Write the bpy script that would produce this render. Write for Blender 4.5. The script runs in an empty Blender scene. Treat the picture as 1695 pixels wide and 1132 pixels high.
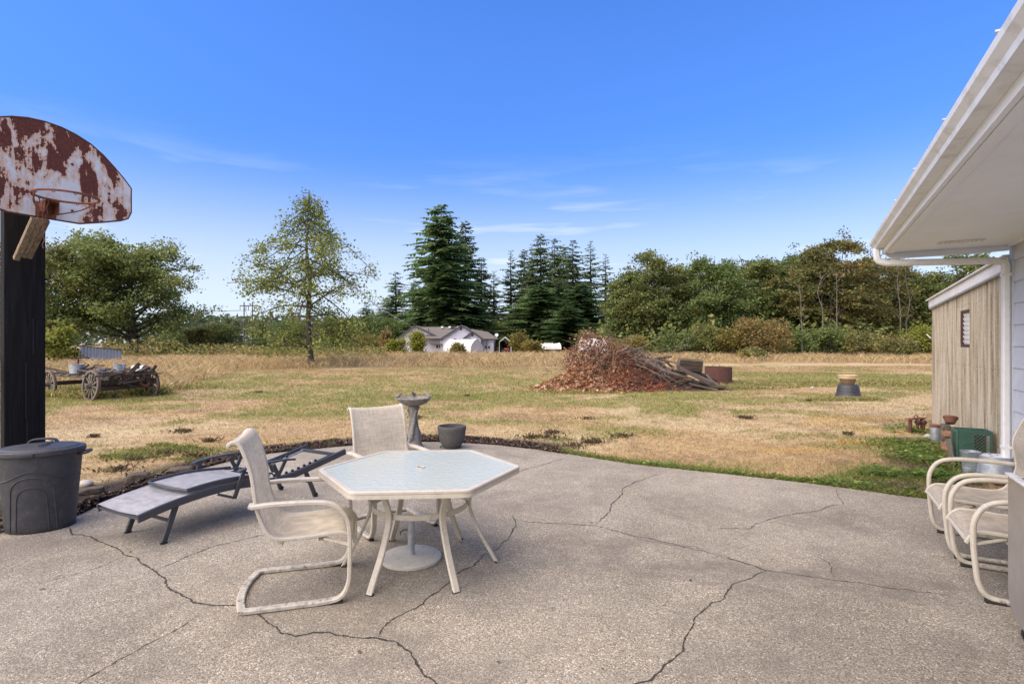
import bpy, math, random
import numpy as np
from mathutils import Vector, Matrix

SC = bpy.context.scene
COL = SC.collection
R = math.radians
rnd = random.Random(7)
rng = np.random.default_rng(11)

# ---------------------------------------------------------------- camera, sky, sun, exposure
HC = 1.55                       # eye height
FPX = 900.0                     # focal length in pixels of the 1695 px wide photograph
cam = bpy.data.cameras.new("camera")
cam.sensor_width = 36.0
cam.lens = 36.0 * FPX / 1695.0
cam.clip_start = 0.05
cam.clip_end = 6000
camo = bpy.data.objects.new("camera", cam)
COL.objects.link(camo)
camo.location = (0, 0, HC)
camo.rotation_euler = (R(90), 0, 0)
SC.camera = camo

SUN_EL, SUN_AZ = 50.0, 234.0    # degrees; azimuth clockwise from +Y (the view direction)
world = bpy.data.worlds.new("World")
SC.world = world
world.use_nodes = True
wn, wl = world.node_tree.nodes, world.node_tree.links
wn.clear()


def wnode(t, **kw):
    n = wn.new(t)
    for k, v in kw.items():
        setattr(n, k, v)
    return n


out = wnode('ShaderNodeOutputWorld')
bg = wnode('ShaderNodeBackground')
bg.inputs['Strength'].default_value = 0.132
sky = wnode('ShaderNodeTexSky', sky_type='NISHITA', sun_disc=False)
sky.sun_elevation = R(SUN_EL)
sky.sun_rotation = R(SUN_AZ)
sky.altitude = 300
sky.air_density = 1.0
sky.dust_density = 0.25
sky.ozone_density = 3.0
hsv = wnode('ShaderNodeHueSaturation')
hsv.inputs['Saturation'].default_value = 1.12
hsv.inputs['Hue'].default_value = 0.505
wl.new(sky.outputs[0], hsv.inputs['Color'])
tc = wnode('ShaderNodeTexCoord')
sep = wnode('ShaderNodeSeparateXYZ')
wl.new(tc.outputs['Generated'], sep.inputs[0])
# wispy, flat cloud streaks low in the sky
mp = wnode('ShaderNodeMapping')
mp.inputs['Scale'].default_value = (2.2, 2.2, 17.0)
mp.inputs['Location'].default_value = (0.2, 1.9, 2.2)
wl.new(tc.outputs['Generated'], mp.inputs[0])
nz = wnode('ShaderNodeTexNoise')
nz.inputs['Scale'].default_value = 1.5
nz.inputs['Detail'].default_value = 5
nz.inputs['Roughness'].default_value = 0.52
nz.inputs['Distortion'].default_value = 0.35
wl.new(mp.outputs[0], nz.inputs['Vector'])
rp = wnode('ShaderNodeValToRGB')
rp.color_ramp.elements[0].position = 0.43
rp.color_ramp.elements[1].position = 0.76
wl.new(nz.outputs[0], rp.inputs[0])
low = wnode('ShaderNodeMapRange', interpolation_type='SMOOTHSTEP')
low.inputs['From Min'].default_value = 0.36
low.inputs['From Max'].default_value = 0.12
wl.new(sep.outputs['Z'], low.inputs['Value'])
m1 = wnode('ShaderNodeMath', operation='MULTIPLY')
wl.new(rp.outputs[0], m1.inputs[0])
wl.new(low.outputs[0], m1.inputs[1])
hz = wnode('ShaderNodeMapRange', interpolation_type='SMOOTHERSTEP')
hz.inputs['From Min'].default_value = 0.36
hz.inputs['From Max'].default_value = 0.02
hz.inputs['To Max'].default_value = 0.70
wl.new(sep.outputs['Z'], hz.inputs['Value'])
m2 = wnode('ShaderNodeMath', operation='MAXIMUM')
wl.new(m1.outputs[0], m2.inputs[0])
wl.new(hz.outputs[0], m2.inputs[1])
mx = wnode('ShaderNodeMix', data_type='RGBA')
wl.new(m2.outputs[0], mx.inputs['Factor'])
tint = wnode('ShaderNodeMix', data_type='RGBA', blend_type='MULTIPLY')
tint.inputs['Factor'].default_value = 1.0
tint.inputs['B'].default_value = (0.66, 0.96, 1.40, 1)
wl.new(hsv.outputs[0], tint.inputs['A'])
deep = wnode('ShaderNodeMapRange', interpolation_type='SMOOTHSTEP')
deep.inputs['From Min'].default_value = -0.05
deep.inputs['From Max'].default_value = 0.55
deep.inputs['To Min'].default_value = 0.52
deep.inputs['To Max'].default_value = 1.06
sepd = wnode('ShaderNodeSeparateXYZ')
tcd = wnode('ShaderNodeTexCoord')
wl.new(tcd.outputs['Generated'], sepd.inputs[0])
wl.new(sepd.outputs['Z'], deep.inputs['Value'])
dm = wnode('ShaderNodeVectorMath', operation='SCALE')
wl.new(tint.outputs['Result'], dm.inputs[0])
wl.new(deep.outputs[0], dm.inputs['Scale'])
wl.new(dm.outputs[0], mx.inputs['A'])
mx.inputs['B'].default_value = (4.9, 5.2, 5.7, 1)
wl.new(mx.outputs['Result'], bg.inputs['Color'])
wl.new(bg.outputs[0], out.inputs[0])

sl = bpy.data.lights.new("sun", 'SUN')
sl.energy = 5.0
sl.angle = R(95)
sl.color = (1.0, 0.84, 0.64)
so = bpy.data.objects.new("sun", sl)
COL.objects.link(so)
sd = Vector((math.sin(R(SUN_AZ)) * math.cos(R(SUN_EL)), math.cos(R(SUN_AZ)) * math.cos(R(SUN_EL)), math.sin(R(SUN_EL))))
so.rotation_euler = sd.to_track_quat('Z', 'Y').to_euler()
so.location = (0, 0, 30)

SC.view_settings.view_transform = 'Standard'
SC.view_settings.look = 'None'
SC.view_settings.exposure = 0.62
SC.view_settings.gamma = 1
SC.view_settings.use_curve_mapping = False
SC.cycles.max_bounces = 6
SC.cycles.transparent_max_bounces = 6
SC.cycles.use_denoising = True


# ---------------------------------------------------------------- helpers
def gp(px, py, z=0.0):
    """world point at height z seen at photograph pixel px, py (camera level)"""
    Y = (HC - z) * FPX / (py - 566.0)
    return Vector(((px - 847.5) / FPX * Y, Y, z))


def wp(px, py, Y):
    return Vector(((px - 847.5) / FPX * Y, Y, HC - (py - 566.0) / FPX * Y))


DX, DY = 0.4797, 0.8774         # direction the house wall runs (away from the camera)
ROT_D = math.atan2(DY, DX)


def tag(o, label=None, cat=None, group=None, kind=None):
    if label: o['label'] = label
    if cat: o['category'] = cat
    if group: o['group'] = group
    if kind: o['kind'] = kind
    return o


def thing(name, label, cat, loc=(0, 0, 0), rz=0.0, group=None, rot=None):
    o = bpy.data.objects.new(name, None)
    o.empty_display_size = 0.1
    COL.objects.link(o)
    o.location = loc
    o.rotation_euler = rot if rot else (0, 0, rz)
    return tag(o, label, cat, group)


KIDS = {}


def link(name, me, parent=None, loc=None, rot=None, scale=None):
    o = bpy.data.objects.new(name, me)
    COL.objects.link(o)
    if parent is not None:
        o.parent = parent
        KIDS.setdefault(parent.name, []).append(o)
    if loc is not None: o.location = loc
    if rot is not None: o.rotation_euler = rot
    if scale is not None: o.scale = scale
    return o


def copy_tree(o, parent=None):
    c = o.copy()
    COL.objects.link(c)
    if parent is not None:
        c.parent = parent
    for ch in KIDS.get(o.name, []):
        k = copy_tree(ch, c)
        KIDS.setdefault(c.name, []).append(k)
    return c


def raw_mesh(name, V, F, col=None, mat=None, smooth=False):
    V = np.asarray(V, dtype=np.float32)
    F = np.asarray(F, dtype=np.int32)
    k = F.shape[1]
    me = bpy.data.meshes.new(name)
    me.vertices.add(len(V))
    me.vertices.foreach_set('co', V.ravel())
    me.loops.add(F.size)
    me.loops.foreach_set('vertex_index', F.ravel())
    me.polygons.add(len(F))
    me.polygons.foreach_set('loop_start', np.arange(0, F.size, k, dtype=np.int32))
    if col is not None:
        a = me.attributes.new('tone', 'FLOAT_COLOR', 'POINT')
        c4 = np.ones((len(V), 4), dtype=np.float32)
        c4[:, :3] = col
        a.data.foreach_set('color', c4.ravel())
    me.update(calc_edges=True)
    if smooth:
        me.shade_smooth()
    if mat: me.materials.append(mat)
    return me


def cr(pts, n=6, closed=False):
    """Catmull-Rom through pts"""
    P = [Vector(p) for p in pts]
    res = []
    m = len(P)
    rngm = m if closed else m - 1
    for i in range(rngm):
        if closed:
            a, b, c, d = P[(i - 1) % m], P[i], P[(i + 1) % m], P[(i + 2) % m]
        else:
            a, b, c, d = P[max(i - 1, 0)], P[i], P[i + 1], P[min(i + 2, m - 1)]
        for j in range(n):
            t = j / n
            res.append(0.5 * ((2 * b) + (c - a) * t + (2 * a - 5 * b + 4 * c - d) * t * t + (3 * b - a - 3 * c + d) * t ** 3))
    if not closed:
        res.append(P[-1].copy())
    return res


class MB:
    def __init__(self):
        self.V, self.F = [], []

    def add(self, vs, fs):
        o = len(self.V)
        self.V.extend([tuple(v) for v in vs])
        self.F.extend([tuple(i + o for i in f) for f in fs])
        return self

    def box(self, c, s, rz=0.0, M=None):
        hx, hy, hz_ = s[0] / 2, s[1] / 2, s[2] / 2
        if M is None: M = Matrix.Rotation(rz, 3, 'Z')
        c = Vector(c)
        vs = [c + M @ Vector((x * hx, y * hy, z * hz_)) for z in (-1, 1) for y in (-1, 1) for x in (-1, 1)]
        return self.add(vs, [(0, 2, 3, 1), (4, 5, 7, 6), (0, 1, 5, 4), (2, 6, 7, 3), (0, 4, 6, 2), (1, 3, 7, 5)])

    def bar(self, p0, p1, w, h, up=(0, 0, 1)):
        p0, p1 = Vector(p0), Vector(p1)
        t = (p1 - p0).normalized()
        u = Vector(up)
        s = t.cross(u)
        if s.length < 1e-4: s = t.cross(Vector((0, 1, 0)))
        s.normalize()
        u = s.cross(t)
        vs = []
        for p in (p0, p1):
            for a, b in ((-1, -1), (1, -1), (1, 1), (-1, 1)):
                vs.append(p + s * a * w / 2 + u * b * h / 2)
        return self.add(vs, [(3, 2, 1, 0), (4, 5, 6, 7), (0, 1, 5, 4), (1, 2, 6, 5), (2, 3, 7, 6), (3, 0, 4, 7)])

    def sweep(self, path, w, h, side=(0, 1, 0), closed=False):
        P = [Vector(p) for p in path]
        S = Vector(side).normalized()
        vs, fs = [], []
        m = len(P)
        for i, p in enumerate(P):
            if closed: t = P[(i + 1) % m] - P[(i - 1) % m]
            else: t = P[min(i + 1, m - 1)] - P[max(i - 1, 0)]
            t.normalize()
            n = S.cross(t).normalized()
            b = w * 0.22 if w < h else h * 0.22
            for a, c in ((-w / 2 + b, -h / 2), (w / 2 - b, -h / 2), (w / 2, -h / 2 + b), (w / 2, h / 2 - b), (w / 2 - b, h / 2), (-w / 2 + b, h / 2), (-w / 2, h / 2 - b), (-w / 2, -h / 2 + b)):
                vs.append(p + S * a + n * c)
        k = 8
        for i in range(m if closed else m - 1):
            j = (i + 1) % m
            for q in range(k):
                r_ = (q + 1) % k
                fs.append((i * k + q, i * k + r_, j * k + r_, j * k + q))
        if not closed:
            fs.append(tuple(reversed(range(k))))
            fs.append(tuple((m - 1) * k + q for q in range(k)))
        return self.add(vs, fs)

    def tube(self, path, r, n=8, closed=False, cap=True):
        P = [Vector(p) for p in path]
        m = len(P)
        rs = r if isinstance(r, (list, tuple)) else [r] * m
        vs, fs = [], []
        t0 = (P[1] - P[0]).normalized()
        u = t0.orthogonal().normalized()
        for i, p in enumerate(P):
            if closed: t = P[(i + 1) % m] - P[(i - 1) % m]
            else: t = P[min(i + 1, m - 1)] - P[max(i - 1, 0)]
            t.normalize()
            u = (u - t * u.dot(t))
            if u.length < 1e-5: u = t.orthogonal()
            u.normalize()
            v = t.cross(u)
            for q in range(n):
                a = 2 * math.pi * q / n
                vs.append(p + (u * math.cos(a) + v * math.sin(a)) * rs[i])
        for i in range(m if closed else m - 1):
            j = (i + 1) % m
            for q in range(n):
                r_ = (q + 1) % n
                fs.append((i * n + q, i * n + r_, j * n + r_, j * n + q))
        if not closed and cap:
            fs.append(tuple(reversed(range(n))))
            fs.append(tuple((m - 1) * n + q for q in range(n)))
        return self.add(vs, fs)

    def lathe(self, prof, n=24, c=(0, 0, 0), sx=1.0, sy=1.0, wob=None, M=None):
        vs, fs = [], []
        m = len(prof)
        for k, (r_, z) in enumerate(prof):
            for q in range(n):
                a = 2 * math.pi * q / n
                f = 1.0 + (wob(a, z) if wob else 0.0)
                p = Vector((math.cos(a) * r_ * sx * f, math.sin(a) * r_ * sy * f, z))
                if M is not None: p = M @ p
                vs.append((c[0] + p.x, c[1] + p.y, c[2] + p.z))
        for i in range(m - 1):
            for q in range(n):
                r2 = (q + 1) % n
                fs.append((i * n + q, i * n + r2, (i + 1) * n + r2, (i + 1) * n + q))
        if prof[0][0] > 1e-4: fs.append(tuple(reversed(range(n))))
        if prof[-1][0] > 1e-4: fs.append(tuple((m - 1) * n + q for q in range(n)))
        return self.add(vs, fs)

    def prism(self, poly, t, f):
        """poly: 2-d points; f(u, v, w) -> world point; extruded w = 0..t"""
        n = len(poly)
        vs = [f(u, v, 0) for u, v in poly] + [f(u, v, t) for u, v in poly]
        fs = [tuple(reversed(range(n))), tuple(range(n, 2 * n))]
        for i in range(n):
            j = (i + 1) % n
            fs.append((i, j, n + j, n + i))
        return self.add(vs, fs)

    def mesh(self, name, mat, smooth=35, bevel=0):
        me = bpy.data.meshes.new(name)
        me.from_pydata(self.V, [], self.F)
        me.update()
        me.validate()
        if smooth:
            me.shade_smooth()
            me.set_sharp_from_angle(angle=R(smooth))
        if mat: me.materials.append(mat)
        return me

    def build(self, name, mat, parent=None, smooth=35, bevel=0, loc=None, rot=None):
        import bmesh
        me = self.mesh(name, mat, 0)
        bm = bmesh.new()
        bm.from_mesh(me)
        bmesh.ops.remove_doubles(bm, verts=bm.verts, dist=1e-6)
        bmesh.ops.recalc_face_normals(bm, faces=bm.faces)
        if bevel:
            ed = [e for e in bm.edges if len(e.link_faces) == 2 and e.calc_face_angle(0) > R(40)]
            bmesh.ops.bevel(bm, geom=ed, offset=bevel, segments=2, affect='EDGES', profile=0.6, clamp_overlap=True)
        bm.to_mesh(me)
        bm.free()
        if smooth:
            me.shade_smooth()
            me.set_sharp_from_angle(angle=R(smooth))
        return link(name, me, parent, loc, rot)


# value noise in numpy, for ground tone and relief
_perm = np.random.default_rng(3).random((256, 256)).astype(np.float32)


def vnoise(x, y):
    xi, yi = np.floor(x).astype(int), np.floor(y).astype(int)
    fx, fy = x - xi, y - yi
    fx, fy = fx * fx * (3 - 2 * fx), fy * fy * (3 - 2 * fy)
    g = lambda a, b: _perm[a & 255, b & 255]
    return (g(xi, yi) * (1 - fx) + g(xi + 1, yi) * fx) * (1 - fy) + (g(xi, yi + 1) * (1 - fx) + g(xi + 1, yi + 1) * fx) * fy


def fbm(x, y, o=4):
    s, a, t = 0, 1.0, 0
    for i in range(o):
        s = s + a * vnoise(x * 2 ** i + 17.3 * i, y * 2 ** i + 9.1 * i)
        t += a
        a *= 0.55
    return s / t


def smooth(a, b, x):
    t = np.clip((x - a) / (b - a), 0, 1)
    return t * t * (3 - 2 * t)


# ---------------------------------------------------------------- materials
class NT:
    def __init__(self, name):
        self.m = bpy.data.materials.new(name)
        self.m.use_nodes = True
        self.n, self.l = self.m.node_tree.nodes, self.m.node_tree.links
        self.b = self.n['Principled BSDF']
        self.o = self.n['Material Output']

    def new(self, t, ins=None, **kw):
        nd = self.n.new(t)
        for k, v in kw.items(): setattr(nd, k, v)
        for k, v in (ins or {}).items(): self.put(nd.inputs[k], v)
        return nd

    def put(self, sock, v):
        if hasattr(v, 'is_output'): self.l.new(v, sock)
        elif isinstance(v, (tuple, list)) and len(v) == 3 and sock.type == 'RGBA': sock.default_value = (*v, 1)
        else: sock.default_value = v

    def coord(self, kind='Object', scale=(1, 1, 1), loc=(0, 0, 0), rot=(0, 0, 0)):
        if kind == 'Position': src = self.new('ShaderNodeNewGeometry').outputs['Position']
        else: src = self.new('ShaderNodeTexCoord').outputs[kind]
        return self.new('ShaderNodeMapping', {'Vector': src, 'Scale': scale, 'Location': loc, 'Rotation': rot}).outputs[0]

    def noise(self, vec, scale, detail=4, rough=0.55, dist=0.0):
        return self.new('ShaderNodeTexNoise', {'Vector': vec, 'Scale': scale, 'Detail': detail, 'Roughness': rough, 'Distortion': dist}).outputs[0]

    def ramp(self, fac, stops, interp='LINEAR'):
        nd = self.new('ShaderNodeValToRGB', {'Fac': fac})
        cr_ = nd.color_ramp
        cr_.interpolation = interp
        while len(cr_.elements) < len(stops): cr_.elements.new(0.5)
        for e, (p, c) in zip(cr_.elements, stops):
            e.position = p
            e.color = (*c, 1) if len(c) == 3 else c
        return nd.outputs[0]

    def mix(self, f, a, b, blend='MIX'):
        nd = self.new('ShaderNodeMix', data_type='RGBA', blend_type=blend)
        self.put(nd.inputs['Factor'], f)
        self.put(nd.inputs['A'], a)
        self.put(nd.inputs['B'], b)
        return nd.outputs['Result']

    def math(self, op, a, b=0.0, clamp=False):
        nd = self.new('ShaderNodeMath', operation=op, use_clamp=clamp)
        self.put(nd.inputs[0], a)
        self.put(nd.inputs[1], b)
        return nd.outputs[0]

    def bump(self, h, strength=0.3, dist=0.01):
        nd = self.new('ShaderNodeBump', {'Height': h, 'Strength': strength, 'Distance': dist})
        self.l.new(nd.outputs[0], self.b.inputs['Normal'])

    def set(self, **kw):
        for k, v in kw.items(): self.put(self.b.inputs[k.replace('_', ' ')], v)
        return self


def plain(name, c, rough=0.6, metal=0.0, var=0.18, scale=6.0, bump=0.1, bscale=60.0, dirt=None, dirt_amt=0.5, spec=0.5):
    t = NT(name)
    v = t.coord('Object')
    n = t.noise(v, scale, 5, 0.6)
    lo = tuple(x * (1 - var) for x in c)
    hi = tuple(min(1, x * (1 + var)) for x in c)
    colr = t.ramp(n, [(0.3, lo), (0.7, hi)])
    if dirt:
        d = t.ramp(t.noise(v, scale * 2.3, 6, 0.7, 0.4), [(0.5, (0, 0, 0)), (0.72, (1, 1, 1))])
        colr = t.mix(t.math('MULTIPLY', d, dirt_amt), colr, dirt)
    t.set(Base_Color=colr, Roughness=t.ramp(n, [(0.3, (rough * 0.85,) * 3), (0.7, (min(1, rough * 1.15),) * 3)]), Metallic=metal, Specular_IOR_Level=spec)
    if bump: t.bump(t.noise(v, bscale, 4, 0.6), bump, 0.004)
    return t.m


def foliage(name, stops, clump=0.5, trans=0.4, alt=None, alt_amt=0.0):
    t = NT(name)
    geo = t.new('ShaderNodeNewGeometry')
    oi = t.new('ShaderNodeObjectInfo')
    nz_ = t.noise(geo.outputs['Position'], clump, 3, 0.6)
    f = t.math('ADD', t.math('MULTIPLY', geo.outputs['Random Per Island'], 0.55), t.math('MULTIPLY', nz_, 0.75))
    f = t.math('ADD', f, t.math('MULTIPLY', t.math('SUBTRACT', oi.outputs['Random'], 0.5), 0.2))
    f = t.math('SUBTRACT', f, 0.15)
    c = t.ramp(f, stops)
    if alt:
        k = t.ramp(t.noise(geo.outputs['Position'], clump * 0.7, 3, 0.6), [(0.5, (0, 0, 0)), (0.62, (1, 1, 1))])
        c = t.mix(t.math('MULTIPLY', t.math('MULTIPLY', k, geo.outputs['Random Per Island']), alt_amt), c, alt)
    t.set(Base_Color=c, Roughness=0.65, Specular_IOR_Level=0.25)
    tr = t.new('ShaderNodeBsdfTranslucent', {'Color': c})
    ms = t.new('ShaderNodeMixShader', {0: trans, 1: t.b.outputs[0], 2: tr.outputs[0]})
    t.l.new(ms.outputs[0], t.o.inputs[0])
    return t.m


def toned(name, rough=0.85, trans=0.0, gain=1.0, fine=0.0, bump=0.0):
    """material whose own colour sits in the mesh's 'tone' attribute"""
    t = NT(name)
    a = t.new('ShaderNodeAttribute', attribute_name='tone').outputs['Color']
    geo = t.new('ShaderNodeNewGeometry')
    if fine:
        n1 = t.noise(geo.outputs['Position'], 9.0, 6, 0.7)
        n2 = t.noise(geo.outputs['Position'], 55.0, 3, 0.7)
        k = t.math('ADD', t.math('MULTIPLY', n1, 0.7), t.math('MULTIPLY', n2, 0.5))
        sc_ = t.ramp(k, [(0.38, (1 - fine,) * 3), (0.8, (1 + fine,) * 3)])
        a = t.mix(1.0, a, sc_, 'MULTIPLY')
        t.bump(k, bump, 0.03)
    else:
        sc_ = t.ramp(geo.outputs['Random Per Island'], [(0.0, (0.78,) * 3), (1.0, (1.15,) * 3)])
        a = t.mix(1.0, a, sc_, 'MULTIPLY')
    t.set(Base_Color=a, Roughness=rough, Specular_IOR_Level=0.2)
    if trans:
        tr = t.new('ShaderNodeBsdfTranslucent', {'Color': a})
        ms = t.new('ShaderNodeMixShader', {0: trans, 1: t.b.outputs[0], 2: tr.outputs[0]})
        t.l.new(ms.outputs[0], t.o.inputs[0])
    return t.m


def wood(name, dark, light, scale=(3, 40, 40), rough=0.85, bump=0.5):
    t = NT(name)
    v = t.coord('Object', scale)
    n = t.noise(v, 1.0, 6, 0.65, 0.6)
    oi = t.new('ShaderNodeObjectInfo').outputs['Random']
    n2 = t.math('ADD', n, t.math('MULTIPLY', t.math('SUBTRACT', oi, 0.5), 0.2))
    t.set(Base_Color=t.ramp(n2, [(0.28, dark), (0.72, light)]), Roughness=rough, Specular_IOR_Level=0.25)
    t.bump(n, bump, 0.006)
    return t.m


# concrete with exposed aggregate
t = NT('aggregate_concrete')
v = t.coord('Position')
big = t.noise(v, 0.55, 6, 0.62, 0.3)
mid = t.noise(v, 3.2, 6, 0.65, 0.2)
vo = t.new('ShaderNodeTexVoronoi', {'Vector': v, 'Scale': 155.0})
vo2 = t.new('ShaderNodeTexVoronoi', {'Vector': v, 'Scale': 240.0})
peb = t.new('ShaderNodeSeparateColor', {0: vo.outputs['Color']})
peb2 = t.new('ShaderNodeSeparateColor', {0: vo2.outputs['Color']})
base = t.ramp(big, [(0.34, (0.208, 0.190, 0.150)), (0.5, (0.330, 0.306, 0.247)), (0.66, (0.415, 0.389, 0.322))])
base = t.mix(0.5, base, t.ramp(mid, [(0.3, (0.175, 0.155, 0.122)), (0.7, (0.345, 0.318, 0.258))]))
pc = t.ramp(peb.outputs[0], [(0.0, (0.40, 0.37, 0.34)), (0.35, (0.80, 0.76, 0.71)), (0.6, (1.02, 0.99, 0.95)), (0.86, (1.20, 1.08, 0.96)), (0.95, (1.65, 1.62, 1.58)), (1.0, (2.1, 2.08, 2.05))])
pc2 = t.ramp(peb2.outputs[1], [(0.0, (0.62, 0.60, 0.57)), (0.5, (1.0, 1.0, 1.0)), (1.0, (1.35, 1.33, 1.30))])
worn = t.ramp(mid, [(0.3, (0.6,) * 3), (0.65, (1.0,) * 3)])
c1 = t.mix(worn, base, t.mix(1.0, base, pc, 'MULTIPLY'))
c1 = t.mix(0.6, c1, t.mix(1.0, c1, pc2, 'MULTIPLY'))
stain = t.ramp(t.noise(t.coord('Position', (1, 1, 1), (3.7, 1.3, 0)), 1.1, 7, 0.72, 0.6), [(0.55, (0, 0, 0)), (0.72, (1, 1, 1))])
c1 = t.mix(t.math('MULTIPLY', stain, 0.60), c1, (0.13, 0.112, 0.092))
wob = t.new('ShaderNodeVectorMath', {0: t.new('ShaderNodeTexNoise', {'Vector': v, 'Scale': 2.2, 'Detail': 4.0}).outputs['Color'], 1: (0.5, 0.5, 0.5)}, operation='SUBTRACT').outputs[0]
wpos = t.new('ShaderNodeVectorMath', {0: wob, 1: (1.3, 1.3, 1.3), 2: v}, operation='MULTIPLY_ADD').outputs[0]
for (cx_, cy_, rx_, ry_, am_) in ((1.75, 3.75, 1.1, .22, .75), (2.4, 3.45, .9, .2, .6), (.9, 4.15, .9, .25, .45), (-2.45, 4.75, .85, .4, .55), (-3.75, 4.1, .75, .3, .7), (-.75, 3.55, .9, .5, .4), (-1.2, 3.1, .7, .3, .45),  # dark stain blobs; the one under the lounger paints its shade into the slab
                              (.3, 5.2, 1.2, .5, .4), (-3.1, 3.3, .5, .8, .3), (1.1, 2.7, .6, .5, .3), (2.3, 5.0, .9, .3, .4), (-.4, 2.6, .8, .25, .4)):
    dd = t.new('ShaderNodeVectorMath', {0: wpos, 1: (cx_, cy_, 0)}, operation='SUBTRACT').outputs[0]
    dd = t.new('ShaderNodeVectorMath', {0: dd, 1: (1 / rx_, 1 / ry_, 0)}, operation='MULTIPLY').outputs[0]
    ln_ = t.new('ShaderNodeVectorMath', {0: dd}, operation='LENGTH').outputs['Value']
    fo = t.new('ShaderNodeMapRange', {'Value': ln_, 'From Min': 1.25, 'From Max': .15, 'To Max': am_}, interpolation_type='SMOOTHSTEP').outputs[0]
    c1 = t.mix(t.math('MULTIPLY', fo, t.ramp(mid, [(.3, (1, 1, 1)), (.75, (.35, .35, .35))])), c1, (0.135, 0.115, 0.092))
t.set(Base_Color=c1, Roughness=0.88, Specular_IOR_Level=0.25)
hh = t.math('ADD', t.math('MULTIPLY', vo.outputs['Distance'], -0.6), t.math('MULTIPLY', mid, 0.5))
t.bump(t.math('ADD', hh, t.math('MULTIPLY', peb.outputs[0], 0.3)), 0.55, 0.006)
M_CONC = t.m

M_CRACK = plain('crack_dirt', (0.035, 0.029, 0.022), 1.0, bump=0.4, var=0.4, scale=30)
M_GROUND = toned('dry_lawn_ground', 0.95, 0, fine=0.42, bump=0.9)
M_BLADE = toned('grass_blades', 0.75, 0.45)
M_CHIP = toned('mulch_chips', 0.9)
M_LEAFLITTER = toned('dead_leaves', 0.8, 0.2)

# sling fabric: fine woven cross threads
def sling(name, c):
    t = NT(name)
    v = t.coord('Object')
    a = t.new('ShaderNodeTexNoise', {'Vector': t.coord('Object', (900, 14, 14)), 'Scale': 1.0, 'Detail': 2.0}).outputs[0]
    b = t.new('ShaderNodeTexNoise', {'Vector': t.coord('Object', (14, 170, 14)), 'Scale': 1.0, 'Detail': 2.0}).outputs[0]
    b2 = t.new('ShaderNodeTexNoise', {'Vector': t.coord('Object', (10, 10, 150)), 'Scale': 1.0, 'Detail': 2.0}).outputs[0]
    g = t.math('ADD', t.math('MULTIPLY', b, 0.5), t.math('MULTIPLY', b2, 0.5))
    st = t.noise(v, 7.0, 5, 0.6)
    k = t.math('ADD', t.math('MULTIPLY', g, 0.9), t.math('MULTIPLY', st, 0.3))
    colr = t.ramp(k, [(0.38, tuple(x * 0.66 for x in c)), (0.74, tuple(min(1, x * 1.2) for x in c))])
    t.set(Base_Color=colr, Roughness=0.8, Specular_IOR_Level=0.2)
    t.bump(g, 0.2, 0.002)
    tr = t.new('ShaderNodeBsdfTranslucent', {'Color': colr})
    ms = t.new('ShaderNodeMixShader', {0: 0.18, 1: t.b.outputs[0], 2: tr.outputs[0]})
    t.l.new(ms.outputs[0], t.o.inputs[0])
    return t.m


M_SLING = sling('beige_sling_fabric', (0.60, 0.525, 0.395))
M_SLING_TAUPE = sling('taupe_sling_fabric', (0.44, 0.385, 0.30))
M_SLING_GREY = sling('grey_sling_fabric', (0.34, 0.34, 0.345))
M_CREAM = plain('cream_powder_coat', (0.50, 0.455, 0.365), 0.42, var=0.08, dirt=(0.16, 0.13, 0.095), dirt_amt=0.35, scale=14)
M_CREAM_WORN = plain('worn_cream_paint', (0.42, 0.385, 0.315), 0.6, var=0.3, dirt=(0.055, 0.042, 0.03), dirt_amt=0.95, scale=16)
M_CHARCOAL = plain('charcoal_powder_coat', (0.045, 0.048, 0.056), 0.42, var=0.12, dirt=(0.12, 0.11, 0.10), dirt_amt=0.2)
M_RUBBER = plain('black_rubber', (0.018, 0.018, 0.018), 0.7)
M_PLASTIC = plain('grey_black_plastic', (0.037, 0.037, 0.040), 0.5, var=0.15, dirt=(0.13, 0.12, 0.11), dirt_amt=0.32, scale=9, bump=0.12, bscale=300)
M_GALV = plain('galvanised_steel', (0.42, 0.45, 0.48), 0.45, 0.55, var=0.2, scale=14, dirt=(0.2, 0.19, 0.17), dirt_amt=0.5)
M_STEEL = plain('brushed_stainless', (0.55, 0.53, 0.50), 0.38, 0.85, var=0.08, scale=3, dirt=(0.3, 0.27, 0.24), dirt_amt=0.25)
M_WHITE = plain('white_paint', (0.74, 0.735, 0.71), 0.5, var=0.05, dirt=(0.5, 0.46, 0.40), dirt_amt=0.3)
M_TRIM = plain('grey_trim_paint', (0.55, 0.55, 0.55), 0.5, var=0.05, dirt=(0.4, 0.37, 0.33), dirt_amt=0.3)
M_SOFFIT = plain('soffit_paint', (0.80, 0.825, 0.84), 0.6, var=0.03, scale=1.5, dirt=(0.62, 0.60, 0.56), dirt_amt=0.2)
M_GUTTER = plain('gutter_enamel', (0.73, 0.745, 0.745), 0.38, var=0.06, scale=2.5, dirt=(0.30, 0.26, 0.20), dirt_amt=0.45)
M_SIDING = plain('pale_blue_grey_siding', (0.50, 0.525, 0.575), 0.6, var=0.05, scale=5, dirt=(0.42, 0.43, 0.45), dirt_amt=0.3)
M_SHINGLE = plain('grey_brown_shingles', (0.135, 0.118, 0.10), 0.9, var=0.4, scale=30, bump=0.5)
M_RUST = plain('rusted_iron', (0.17, 0.062, 0.034), 0.9, var=0.4, scale=14, bump=0.5, dirt=(0.30, 0.11, 0.05), dirt_amt=0.6)
M_RUST_DK = plain('dark_rust', (0.088, 0.036, 0.026), 0.9, var=0.3, scale=6, bump=0.4, dirt=(0.16, 0.06, 0.035), dirt_amt=0.5)
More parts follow.
